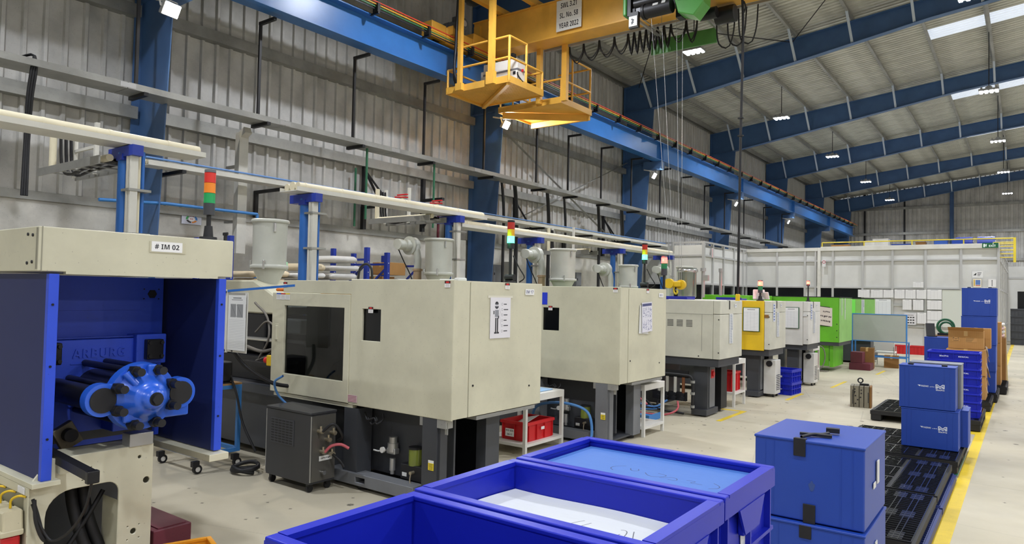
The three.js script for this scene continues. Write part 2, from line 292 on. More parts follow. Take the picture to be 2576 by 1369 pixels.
// ---------------------------------------------------------------- lamps
function highBay(label, x, y, z, cordTop) {
  const t = thing('high_bay_light', label, 'ceiling light', [x, y, z], 0, 'high bay lights under the roof');
  obj('housing', [B(.5, .06, .34, 0, .06, 0, .01), ...[-.18, -.06, .06, .18].map(u => B(.05, .05, .3, u, .11, 0)), B(.12, .1, .12, 0, .14, 0, .02)], M.alu, t);
  const gm = new THREE.MeshStandardMaterial({ color: 0xffffff, emissive: BAY_COLOR, emissiveIntensity: BAY_GLOW });
  for (const u of [-.195, -.065, .065, .195]) obj('lens', B(.07, .03, .3, u, .022, 0, .008), gm, t);
  obj('cord', C(.012, .012, cordTop - y - .18, 0, .18 + (cordTop - y - .18) / 2, 0, 'y', 8), M.black, t);
  const l = new THREE.SpotLight(BAY_COLOR, BAY_POWER, 0, 80 * PI / 180, .4); l.position.set(0, -.02, 0); l.target.position.set(0, -3, 0); t.add(l.target); l.shadow.radius = 8; l.castShadow = true; l.name = 'lamp_light'; t.add(l);
}
const bayZ = [6.75, -1.08, -8.9, -16.75, -24.6, -32.4, -40.2, -48.1];
bayZ.forEach((z, i) => {
  highBay(i < 3 ? 'high bay light over the machines, outside the top of the picture, ' + ORD[i] + ' of its row' : ORD[i - 3] + ' high bay light in the left row, counted from the crane', -6.8, 7.85, z, roofY(-6.8) - .2);
  highBay(i < 3 ? 'high bay light over the aisle, outside the picture, ' + ORD[i] + ' of its row' : ORD[i - 3] + ' high bay light in the right row near the skylights, counted from the camera', -.9, 7.85, z, roofY(-.9) - .2);
  highBay('high bay light over the hall right of the camera, out of view, ' + ORD[i] + ' in row', 4.6, 7.85, z, roofY(4.6) - .05);
  highBay('high bay light by the right hand wall, out of view, ' + ORD[i] + ' in row', 9.6, 7.85, z, roofY(9.6) - .05);
});
function flood(label, z, turn, x = -9.62) {        // floodlight on a bracket at the column flange, aimed down into the hall
  const t = thing('floodlight', label, 'floodlight', [x, 5.52, z], turn, 'floodlights on the columns');
  obj('bracket', [bar([-.32, .2, 0], [-.05, .14, 0], .03), bar([-.05, .14, -.14], [-.05, .14, .14], .03, .01), bar([-.05, .14, .14], [0, 0, .14], .03, .006), bar([-.05, .14, -.14], [0, 0, -.14], .03, .006)], M.whitePipe, t);
  const h = obj('housing', tr(B(.07, .2, .26, 0, 0, 0, .012), 0, 0, 0, 0, 0, -.5), M.alu, t);
  const gm = new THREE.MeshStandardMaterial({ color: 0xffffff, emissive: 0xfff6e8, emissiveIntensity: FLOOD_GLOW });
  obj('lens', tr(B(.012, .17, .23, .042, 0, 0, .004), 0, 0, 0, 0, 0, -.5), gm, t);
  const l = new THREE.RectAreaLight(0xfff6e8, FLOOD_POWER, .22, .16); const d = V3(Math.cos(.5), -Math.sin(.5), 0);
  l.position.copy(d.clone().multiplyScalar(.055)); l.lookAt(d.clone().multiplyScalar(2)); l.rotation.setFromRotationMatrix(new THREE.Matrix4().lookAt(V3(0, 0, 0), d.clone().negate().multiplyScalar(-1), V3(0, 1, 0))); l.castShadow = true; l.name = 'lamp_light'; t.add(l);
}
flood('glaring floodlight on the nearest blue column, top left', -4.85, .15);
flood('glaring floodlight on the second blue column, below the crane platforms', -12.62, .15);
flood('floodlight on the third blue column under the runway beam', -20.5, .1);
flood('small floodlight on the fourth blue column', -28.3, .1);
flood('small floodlight on the fifth blue column, far away', -36.1, .1);
FZ.slice(0, 6).forEach((z, i) => flood('floodlight on the right hand columns, out of view, ' + ORD[i] + ' in row', z + .2, PI, 2 * RIDGE + 9.62));
// ---------------------------------------------------------------- crane runway, bridge crane, hoist
function ibeamZ(x, y0, y1, z0, z1, fw, ft = .02, wt = .014) { return [BB(x - wt / 2, y0, z0, x + wt / 2, y1, z1), BB(x - fw / 2, y0, z0, x + fw / 2, y0 + ft, z1), BB(x - fw / 2, y1 - ft, z0, x + fw / 2, y1, z1)]; }
for (const side of [1, -1]) {
  const X = side > 0 ? -9.5 : 2 * RIDGE + 9.5, t = thing('crane_runway', side > 0 ? 'blue crane runway beam with rail along the left wall' : 'blue crane runway beam along the right wall, out of view', 'crane beam', [X, 0, 0]);
  FZ.forEach((z, k) => { if (k < 7) obj('runway_beam', ibeamZ(0, 5.98, 6.56, k ? z - .005 : ZB - 1, k < 6 ? FZ[k + 1] : -51.5, .3), M.runway, t); });
  obj('crane_rail', BB(-.035, 6.56, ZB - 1, .035, 6.63, -51.5), M.blackM, t);
  for (const z of FZ) {
    if (z < -51) continue;
    obj('runway_bracket', [BB(-.5 * side, 5.72, z - .12, .12 * side, 5.98, z + .12), BB(-.35 * side, 5.98, z - .1, -.02 * side, 6.5, z - .08)], M.steelBlue, t);
    obj('web_stiffener', BB(0, 6, z - .006, .14 * side, 6.54, z + .006), M.runway, t);
  }
  if (side > 0) {
    ['#c8452e', '#d9a02c', '#3f7a4c', '#2c2c30'].forEach((c, i) => obj('conductor_bar', BB(.3 - i * .02, 6.72 - i * .035, ZB - 1, .318 - i * .02, 6.738 - i * .035, -51.5), mat(c, .4), t));
    for (let z = 6; z > -51; z -= 1.3) obj('conductor_bracket', [BB(.12, 6.53, z - .02, .33, 6.56, z + .02), BB(.2, 6.56, z - .03, .33, 6.72, z + .03)], M.black, t);
  }
}
{
  const c = thing('bridge_crane', 'yellow overhead bridge crane with two hanging maintenance platforms', 'crane', [0, 0, -11.6]);
  // z is measured from the front face of the girder
  obj('girder', [BB(-9.75, 6.83, 0, 12.35, 7.53, -.4), BB(-9.75, 6.8, .04, 12.35, 6.832, -.44), BB(-9.75, 7.53, .04, 12.35, 7.555, -.44)], M.crane, c);
  for (const X of [-9.5, 12.1]) {
    obj('end_carriage', [BB(X - .14, 6.66, 1.75, X + .14, 6.98, -2.1, .01), BB(X - .16, 6.7, .5, X + .16, 7.1, -1.0, .01), BB(X - .17, 6.62, 1.35, X + .17, 6.95, .75, .01), BB(X + .1, 6.8, 1.3, X + .3, 6.98, 1.02, .01)], M.crane, c);
    for (const z of [1.5, -1.8]) obj('wheel', C(.12, .12, .09, X, 6.74, z, 'x', 18), M.blackM, c);
  }
  const mo = obj('travel_motor', [C(.1, .1, .34, -9.2, 7.0, 1.2, 'x', 18), C(.115, .115, .04, -9.02, 7.0, 1.2, 'x', 18), C(.14, .14, .12, -9.42, 6.96, 1.2, 'x', 18), BB(-9.28, 7.08, 1.26, -9.1, 7.17, 1.14, .01)], mat(0x55585c, .4, .4), c);
  obj('fan_cover', C(.06, .06, .02, -8.995, 7.0, 1.2, 'x', 16), M.alu, mo);
  for (const x of [-9.0, -8.15, -7.0]) obj('cantilever_arm', [BB(x - .06, 7.58, 1.35, x + .06, 7.7, -.4), BB(x - .1, 7.555, .0, x + .1, 7.6, -.4)], M.crane, c);
  obj('arm_rail', BB(-9.3, 7.7, 1.3, -6.8, 7.78, 1.22), M.crane, c);
  obj('end_box', [BB(-9.72, 6.9, .05, -9.55, 7.45, -.02), BB(-9.35, 7.555, .02, -9.2, 7.8, -.2)], M.crane, c);
  const sign = new THREE.Mesh(new THREE.BoxGeometry(.58, .62, .008), new THREE.MeshStandardMaterial({ roughness: .5, map: canvasTex(512, 540, (g, w, h) => {
    g.fillStyle = '#dcdcd6'; g.fillRect(0, 0, w, h); g.strokeStyle = '#b9b9b2'; g.lineWidth = 3; for (const y of [.345, .67]) { g.beginPath(); g.moveTo(0, y * h); g.lineTo(w, y * h); g.stroke(); }
    g.fillStyle = '#16161a'; g.textAlign = 'center'; g.textBaseline = 'middle'; ['SWL 3.2T', 'SL. No. 58', 'YEAR 2022'].forEach((s, i) => { g.save(); g.translate(w / 2, h * (.18 + i * .325)); g.scale(.82, 1.25); g.font = 'bold 100px sans-serif'; g.fillText(s, 0, 0, w * 1.12); g.restore(); });
  }) })); sign.name = 'capacity_sign'; sign.position.set(-7.28, 7.2, .046); c.add(sign); sign.castShadow = sign.receiveShadow = true;
  // platform A in front of the girder, hung on two posts
  const deckA = (nm, x0, x1, z0, z1) => {
    const y = 5.64;
    const d = obj(nm, [BB(x0, y, z0, x1, y + .008, z1), BB(x0 - .02, y - .03, z0 + .02, x1 + .02, y + .1, z0), BB(x0 - .02, y - .03, z1, x1 + .02, y + .1, z1 - .02), BB(x0 - .02, y - .03, z0, x0, y + .1, z1), BB(x1, y - .03, z0, x1 + .02, y + .1, z1)], M.crane, c); return d;
  };
  const A = deckA('platform', -9.35, -7.81, 1.27, .15), y = 5.64;
  obj('support_angle', [bar([-9.3, y - .04, .17], [-7.83, y - .04, 1.25], .07, .07), BB(-9.33, y - .04, .17, -9.28, y, 1.25)], M.crane, A);
  const ribs = []; for (let i = 0; i < 26; i++) for (let j = 0; j < 18; j++) ribs.push(tr(B(.036, .004, .012), -9.3 + i * .057 + (j % 2) * .02, y - .002, .2 + j * .06, (i + j) % 2 ? .7 : -.7));
  const ch = obj('checker_pattern', ribs, M.crane, A); ch.userData.kind = 'stuff';
  obj('hanger_post', [BB(-8.25, y - .02, 1.36, -8.14, 7.7, 1.27), BB(-8.29, y - .02, 1.37, -8.1, y + .22, 1.28)], M.crane, c);
  obj('hanger_post', [BB(-9.02, y - .02, 1.36, -8.94, 7.7, 1.28), BB(-9.06, y - .02, 1.37, -8.9, y + .12, 1.28)], M.crane, c);
  const R = .021;
  obj('handrail', [rod([-9.0, y + .85, 1.27], [-7.81, y + .85, 1.27], R), rod([-9.0, y + .45, 1.27], [-7.81, y + .45, 1.27], R), rod([-7.81, y, 1.27], [-7.81, y + .86, 1.27], .026), rod([-7.81, y + .85, 1.27], [-7.81, y + .85, .72], R), rod([-7.81, y + .45, 1.27], [-7.81, y + .45, .16], R), rod([-7.81, y, .72], [-7.81, y + .86, .72], .024), rod([-7.81, y, .16], [-7.81, y + .46, .16], .024),
    rod([-9.34, y, 1.27], [-9.34, y + .45, 1.27], .024), rod([-9.34, y + .45, 1.27], [-9.0, y + .45, 1.27], R), rod([-9.34, y + .45, 1.27], [-9.34, y + .45, .3], R), rod([-7.81, y + .45, .16], [-9.34, y + .45, .16], R)], M.crane, c);
  const cab = obj('control_cabinet', [BB(-8.85, y + .02, .75, -8.0, y + .62, .42, .01), BB(-8.95, y + .1, .7, -8.86, y + .5, .45)], M.white, c);
  obj('cabinet_seam', [BB(-8.855, y + .38, .752, -7.995, y + .42, .415), BB(-8.2, y + .05, .42, -7.97, y + .09, .38)], mat(0x6c6d70, .5), cab);
  obj('limit_switch', [BB(-8.35, y + .62, .6, -8.22, y + .8, .5), BB(-8.1, y + .3, .76, -8.04, y + .36, .74)], M.black, cab);
  obj('red_button', B(.04, .05, .03, -7.985, y + .4, .6), M.red, cab);
  obj('platform_cables', [tube([[-9.05, 7.6, 1.33], [-9.07, 6.6, 1.36], [-9.05, 5.85, 1.34], [-8.9, 5.72, 1.1], [-8.6, 5.72, .8]], .03), tube([[-9.1, 7.6, 1.3], [-9.1, 6.4, 1.32], [-9.15, 5.8, 1.25], [-9, 5.75, 1], [-8.9, 5.9, .7]], .022), tube([[-8.1, 6.1, .6], [-7.95, 5.9, .8], [-7.8, 5.75, .9], [-7.9, 5.7, .5]], .015)], M.black, c);
  // platform B behind the girder
  const Bp = deckA('platform', -9.35, -7.75, -.45, -1.67);
  obj('support_angle', [bar([-9.3, y - .08, -.5], [-7.8, y - .08, -1.64], .05, .14), BB(-9.3, y - .14, -1.6, -7.75, y - .02, -1.66)], M.crane, Bp);
  obj('hanger_post', BB(-8.3, y, -.43, -8.2, 6.85, -.33), M.crane, c); obj('hanger_post', BB(-7.72, y, -.5, -7.6, 6.85, -.4), M.crane, c);
  obj('handrail', [rod([-9.34, y + .48, -.47], [-7.76, y + .48, -.47], R), rod([-7.76, y, -.47], [-7.76, y + .49, -.47], .024), rod([-8.55, y, -.47], [-8.55, y + .48, -.47], .022), rod([-9.34, y, -.47], [-9.34, y + .48, -.47], .022), rod([-9.34, y + .48, -.47], [-9.34, y + .48, -1.65], R), rod([-9.0, y, -.47], [-9.0, y + .48, -.47], .02),
    rod([-7.76, y + .48, -.47], [-7.76, y + .48, -1.65], R), rod([-7.76, y + 1.0, -.9], [-7.76, y + 1.0, -1.65], R), rod([-7.76, y, -.9], [-7.76, y + 1.01, -.9], .022), rod([-7.76, y, -1.65], [-7.76, y + 1.01, -1.65], .024), rod([-7.76, y + .48, -1.65], [-9.34, y + .48, -1.65], R), rod([-9.34, y, -1.65], [-9.34, y + .48, -1.65], .022), rod([-7.76, y + 1.0, -1.65], [-8.6, y + 1.0, -1.65], R)], M.crane, c);
  // festoon cable loops hanging below the girder
  const loops = []; let fx = -7.6; const W = [.34, .36, .34, .3, .13, .12, .13, .12, .12, .13, .14, .3, .22];
  for (const w of W) { const s = w > .25 ? .34 : .4; for (const o of [0, .04]) loops.push(tube([[fx + o * .3, 6.78, -.5], [fx + .03, 6.78 - s * .6, -.5 - o], [fx + w / 2, 6.78 - s - o, -.5 - o], [fx + w - .03, 6.78 - s * .6, -.5 - o], [fx + w, 6.78, -.5]], .013, 18, 6)); fx += w; }
  for (let k = 0; k < 3; k++) loops.push(tube([[-4.5 + k * .2, 6.8, -.5], [-4.45 + k * .2, 6.2, -.55], [-4.3 + k * .2, 6.12, -.55], [-4.2 + k * .2, 6.3, -.52], [-4.15 + k * .2, 6.8, -.5]], .014, 18, 6));
  obj('festoon_cable', loops, M.rubber, c);
  obj('festoon_track', BB(-8.2, 6.76, -.46, 11.5, 6.8, -.54), M.galv, c);
}
{
  const h = thing('electric_hoist', 'black and green electric rope hoist hanging under the yellow crane girder', 'hoist', [-5.2, 6.6, -11.4]);
  obj('drum', [C(.13, .13, .95, 0, .3, .12, 'x', 24), BB(-.52, .4, .02, .5, .5, .25), BB(-.5, .12, .0, .5, .2, .22), C(.05, .05, 1.0, 0, .48, .2, 'x', 12)], M.blackM, h);
  const m = obj('hoist_motor', [C(.12, .12, .5, .06, .04, .34, 'x', 22), C(.135, .135, .05, -.2, .04, .34, 'x', 22)], M.black, h);
  obj('rating_label', [B(.1, .05, .004, .05, .09, .452, 0, 0, -.45), B(.07, .06, .004, .2, .1, .45, 0, 0, -.45)], M.paper, m);
  obj('end_cap', BB(-.66, .08, .3, -.58, .5, 0, .03), paint(0x4f9a4a), h); obj('end_plate', BB(-.58, .06, .28, -.5, .52, 0, .01), M.black, h);
  const gb = obj('gearbox', [tr(ext([[-.14, -.1], [.12, -.2], [.28, -.02], [.3, .45], [-.16, .45], [-.2, .1]], .3, .015), .58, .0, .05)], paint(0x57a34c, .4), h);
  obj('cover_rib', [BB(.42, .25, .37, .86, .27, .355), BB(.42, .09, .37, .86, .105, .355)], paint(0x3f8a3a), gb);
  obj('reduction_drive', [C(.17, .17, .2, .55, .1, .1, 'x', 20), C(.1, .1, .3, .75, -.02, -.2, 'x', 16), C(.15, .15, .34, .95, .02, -.5, 'x', 20), BB(.32, -.12, .2, .42, .3, 0)], M.blackM, h);
  for (const x of [-.42, .62]) obj('trolley_bar', [BB(x - .02, -.02, .2, x + .02, .02, -.95), BB(x + .04, .04, .2, x + .06, .06, -.95)], M.alu, h);
  obj('trolley_plate', BB(-.68, -.26, -.95, .62, .02, -.99), paint(0x4f8a46, .45), h);
  const sgn = new THREE.Mesh(new THREE.BoxGeometry(.16, .18, .01), new THREE.MeshStandardMaterial({ roughness: .5, map: canvasTex(128, 128, (g, w, hh) => { g.fillStyle = '#f2f2f0'; g.fillRect(0, 0, w, hh); g.strokeStyle = '#111'; g.lineWidth = 22; g.beginPath(); g.moveTo(40, 34); g.lineTo(70, 52); g.lineTo(52, 74); g.stroke(); g.fillStyle = '#111'; g.beginPath(); g.moveTo(34, 70); g.lineTo(88, 74); g.lineTo(46, 110); g.fill(); }) })); sgn.name = 'direction_sign'; sgn.position.set(-.45, -.05, .29); sgn.castShadow = true; h.add(sgn);
  obj('sign_holder', [BB(-.54, -.16, .28, -.36, .12, .2), BB(-.5, .05, .24, -.44, .2, .1)], M.black, h);
  for (const [x, z] of [[-.2, .1], [.0, .1], [.22, -.05], [.34, -.05]]) obj('wire_rope', rod([x, .15, z], [.27 + x * .3, -4.66, -.05 + z * .4], .004, 6), M.alu, h);
  const hb = obj('hook_block', [C(.085, .085, .07, .2, -4.72, .04, 'z', 22), C(.085, .085, .07, .38, -4.74, -.04, 'z', 22), BB(.18, -4.78, .05, .4, -4.68, -.05, .02)], M.yellow, h);
  obj('hook', [tube([[.27, -4.76, 0], [.27, -4.86, 0], [.3, -4.9, 0], [.33, -4.87, 0], [.32, -4.83, 0]], .017)], M.railYellow, hb);
  obj('pendant_cable', [tube([[1.3, .2, -.3], [1.32, -.2, -.3], [1.3, -2.2, -.3], [1.28, -4.9, -.3]], .022, 20), tube([[1.33, .1, -.3], [1.36, .0, -.3], [1.33, -.1, -.3]], .014), ...[-1.9, -2.2].map(y => B(.09, .02, .06, 1.3, y, -.3))], M.rubber, h);
  obj('pendant_control', [B(.07, .24, .06, 1.28, -5.0, -.3, .015)], M.yellow, h);
}
// ---------------------------------------------------------------- cable tray along the wall
{
  const t = thing('cable_tray', 'long galvanised cable tray running along the wall below the crane beam', 'cable tray', [-9.6, 4.27, 0]);
  const holes = [];
  for (let z = 3; z > -44; z -= 2.44) { const z1 = z - 2.43; obj('tray_section', [BB(-.42, 0, z, 0, .006, z1), BB(-.006, 0, z, 0, .085, z1), BB(-.42, 0, z, -.414, .085, z1), BB(-.02, .08, z, 0, .086, z1)], M.galv, t); }
  for (let z = 3; z > -44; z -= 2.44) obj('splice_plate', BB(0, .01, z + .1, .004, .075, z - .1), M.alu, t);
  for (const z of [1.2, -.7, -2.65, -4.55, -6.45, -8.4, -10.25, -12.2, -14.3, -15.8, -17.6, -19.5, -21.6, -23.4, -25.6, -27.8, -30.2, -33, -36]) {
    obj('support_arm', BB(-.43, -.05, z + .03, .02, 0, z - .03), M.black, t);
    obj('hanger_rod', [BB(-.31, -.02, z - .02, -.27, 1.6, z + .02), BB(-.31, 1.6, z - .025, .1, 1.65, z + .025)], M.black, t);
  }
  obj('tray_cables', [0, 1, 2, 3, 4].map(i => tube([[-.1 - i * .06, .03, 3], [-.12 - i * .06, .032, -10], [-.1 - i * .06, .03, -22], [-.11 - i * .06, .03, -44]], .018 + .004 * (i % 2), 30, 6)), M.rubber, t);
}
const drop = (z, n, label) => {   // bundle of cables bending out of the tray and down
  const t = thing('cable_drop', label, 'cables', [-10.16, 0, z]);
  for (let i = 0; i < n; i++) obj('cable', tube([[.2, 4.34, .35 + i * .05], [.06, 4.37, .22 + i * .05], [-.01, 4.15, .08 + i * .05], [-.02, 3.6, i * .05], [-.02, 2.4, i * .05], [-.02, 1.2, i * .05]], .022, 30, 6), i % 3 ? M.rubber : mat(0x3c3d40, .5), t);
};
drop(-13.4, 2, 'bundle of black cables dropping from the tray just past the second blue column');
drop(-13.95, 3, 'thick black cable bundle dropping behind the green lit signal light of machine IM 17');
drop(-15.4, 3, 'black cable bundle bending down from the tray beside the crossed wall bracing');
drop(-16.2, 2, 'single pair of black cables hanging from the tray mid bay');
drop(-18.1, 3, 'black cable bundle dropping left of the third blue column');
drop(-19.6, 4, 'thick black cable bundle dropping in front of the third blue column');
{
  const t = thing('cable_drop', 'black strapped cable bundle hanging from the tray at upper left', 'cables', [-9.7, 0, -3.25]);
  for (let i = 0; i < 3; i++) obj('cable', tube([[-.2, 4.4, .1], [0.02, 4.42, 0], [.05, 4.3, -.02 + i * .022], [.02, 3.9, i * .025], [-.03, 3.4, i * .02], [0.06, 2.7, .03 + i * .025]], .016, 30, 6), M.rubber, t);
}
// green conduits and black wall brackets
for (const [z, y0, y1, lb, x] of [[-8.6, 2.95, 4.25, 'green conduit hanging from the cable tray above the blue gantry post', -9.72], [-10.4, 2.95, 4.25, 'green conduit hanging from the cable tray left of the second blue column', -9.72], [-9.1, 2.9, 4.05, 'green pipe fixed to the corrugated wall', -10.6]]) {
  const t = obj('conduit', [C(.022, .022, y1 - y0, x, (y0 + y1) / 2, z, 'y', 8)], mat(0x2c6b4a, .5)); tag(t, lb, 'conduit');
}
{
  // wall-mounted duct with pale pipes (rail B)
  const t = thing('pipe_rack', 'long wall bracketed rack of cream pipes with a thin blue pipe on top', 'pipe rack', [-9.9, 3.37, 0]);
  obj('channel', [BB(-.16, -.04, -4.7, .14, -.032, -22), BB(.13, -.04, -4.7, .138, .03, -22), BB(-.16, -.04, -4.7, -.152, .03, -22)], M.whitePipe, t);
  for (const [x, r] of [[-.09, .035], [.0, .045], [.085, .03]]) obj('pipe', C(r, r, 17.3, x, r - .03, -13.35, 'z', 12), M.pvc, t);
  obj('blue_pipe', C(.015, .015, 17.3, .05, .075, -13.35, 'z', 10), mat(0x6d98d6, .4), t);
  for (const z of [-5.2, -7.0, -9.4, -11.9, -14.5, -16.9, -19.2, -21.4]) { obj('wall_bracket', [BB(-.84, -.09, z - .03, .16, -.04, z + .03), BB(-.84, -.5, z - .03, -.78, -.04, z + .03)], M.black, t); }
  for (const z of [-9.4, -14.5, -19.2]) obj('bracket_frame', [BB(-.82, -.5, z - .04, -.74, .8, z + .04), bar([-.78, .7, z], [-.25, -.06, z], .035), bar([-.78, .7, z], [-.78, .0, z - .8], .03)], M.black, t);
}
// blue pipe gantries standing beside the machines
function gantry(label, zA, zB, y, posts, branch) {
  const t = thing('pipe_gantry', label, 'pipe gantry', [-7.0, 0, 0]);
  obj('channel', [BB(-.17, y - .06, zA, .17, y - .05, zB), BB(.16, y - .06, zA, .17, y - .01, zB), BB(-.17, y - .06, zA, -.16, y - .01, zB)], M.whitePipe, t);
  for (const [x, r] of [[-.105, .045], [0, .055], [.105, .05]]) obj('pipe', C(r, r, zA - zB - .1, x, y + r - .048, (zA + zB) / 2, 'z', 14), M.pvc, t);
  for (let z = zA - .15; z > zB; z -= .55) for (const [x, r] of [[0, .058], [.105, .053]]) obj('pipe_clamp', C(r, r, .03, x, y + r - .051, z, 'z', 14), M.pvc, t);
  for (const z of posts) {
    obj('post', [C(.055, .055, y - .12, -.02, (y - .12) / 2, z, 'y', 18), B(.2, .012, .2, -.02, .006, z)], M.postBlue, t);
    obj('cross_arm', [B(.5, .1, .1, 0, y - .12, z), B(.12, .06, .12, 0, y - .17, z)], M.rackBlue, t);
    obj('drop_pipe', C(.024, .024, y - 1.0, .12, y / 2 + .4, z + .02, 'y', 10), M.whitePipe, t); obj('drop_pipe', C(.02, .02, y - 1.0, .1, y / 2 + .4, z - .08, 'y', 10), M.pvc, t); obj('drop_pipe', C(.017, .017, y - 1.0, .08, y / 2 + .4, z - .13, 'y', 10), M.postBlue, t);
    obj('drop_channel', BB(.15, .9, z - .035, .19, y - .1, z + .035), M.whitePipe, t);
    for (let yy = 1.3; yy < y - .2; yy += .42) obj('drop_clamp', BB(.04, yy - .012, z - .16, .2, yy + .012, z + .05), M.galv, t);
  }
  for (const [z, x1, yb] of branch || []) {
    const rungs = []; for (let x = -.2; x > x1 + .1; x -= .22) rungs.push(BB(x - .012, yb, z - .17, x + .012, yb + .012, z + .17));
    obj('branch_ladder', [BB(x1, yb - .03, z - .19, .0, yb + .05, z - .175), BB(x1, yb - .03, z + .175, .0, yb + .05, z + .19), ...rungs], M.galv, t);
    obj('branch_pipe', [C(.035, .035, -x1 - .1, x1 / 2, yb + .05, z + .07, 'x', 12), C(.035, .035, .5, x1 + .06, yb + .28, z + .07, 'y', 12)], M.pvc, t);
    obj('branch_cables', [0, 1, 2].map(i => tube([[-.1, yb + .04, z - .12 + i * .06], [x1 * .5, yb + .02 + .03 * (i % 2), z - .08 + i * .04], [x1 + .1, yb + .05, z - .12 + i * .05], [x1 + .05, yb + .5, z - .1 + i * .05]], .016, 20, 6)), M.rubber, t);
    obj('drop_frame', [BB(x1 - .02, yb, z - .19, x1 + .02, yb + .55, z - .15), BB(x1 + .5, yb, z - .19, x1 + .54, yb + .55, z - .15), BB(x1, yb + .28, z - .185, x1 + .52, yb + .31, z - .155)], M.whitePipe, t);
  }
  return t;
}
gantry('blue post pipe gantry at far left behind the machine marked IM 02', 0.5, -3.87, 3.05, [-3.15, .2], [[-3.1, -1.45, 2.82]]);
gantry('blue post pipe gantry behind the large cream machine, with red valve handles', -5.0, -8.55, 2.86, [-5.25, -7.86], [[-7.6, -1.3, 2.72]]);
gantry('blue post pipe gantry over the hoppers, with a green lit signal light in front', -7.95, -15.8, 2.7, [-10.0, -13.05, -15.55], [[-12.2, -1.1, 2.5]]);
for (const [z, lb] of [[-7.25, 'red valve handle on the gantry pipes, the nearer one'], [-8.0, 'red valve handle on the gantry pipes, the farther one']]) {
  const v = thing('valve', lb, 'valve', [-7.4, 2.98, z]); obj('handle', [B(.2, .02, .04, 0, .09, 0, .005), B(.2, .02, .04, .0, .05, .02, .005, .6)], M.red, v); obj('body', [C(.03, .03, .14, 0, 0, 0), C(.045, .045, .05, 0, -.04, 0)], M.pvc, v);
}
// ---------------------------------------------------------------- prints
const stickerMat = t => new THREE.MeshStandardMaterial({ map: t, roughness: .6 });
function sticker(parent, name, w, h, m, x, y, z, ry = 0, th = .003, rz = 0) {   // flat print, faces +z before the turn
  const s = new THREE.Mesh(new THREE.BoxGeometry(w, h, th), m); s.name = name; s.position.set(x, y, z); s.rotation.set(0, ry, rz, 'YXZ'); s.castShadow = s.receiveShadow = true; parent.add(s); return s;
}
function decal(parent, name, w, h, m, x, y, z) { const s = new THREE.Mesh(new THREE.PlaneGeometry(w, h), m); s.name = name; s.position.set(x, y, z); s.receiveShadow = true; parent.add(s); return s; }   // ink printed on a surface
const textMat = (lines, o = {}) => stickerMat(canvasTex(o.w || 256, o.h || 96, (g, w, h) => {
  g.fillStyle = o.bg || '#ecebe8'; g.fillRect(0, 0, w, h); g.fillStyle = o.fg || '#1c1c20'; g.textAlign = 'center'; g.textBaseline = 'middle';
  lines.forEach((s, i) => { g.font = (o.font || 'bold') + ' ' + (o.size || 48) + 'px sans-serif'; g.fillText(s, w / 2, h * (i + .5) / lines.length, w * .94); });
}));
const smudge = (w, h, bg, fg, rows) => stickerMat(canvasTex(w, h, (g) => { g.fillStyle = bg; g.fillRect(0, 0, w, h); g.fillStyle = fg; let q = 7; for (const [y, x0, x1, t] of rows) for (let x = x0; x < x1; x += t * .9) { q = (q * 16807) % 2147483647; g.fillRect(x, y + q % 4, t * (.4 + (q % 40) / 100), t * (.6 + (q % 30) / 60)); } }));   // print too small to read
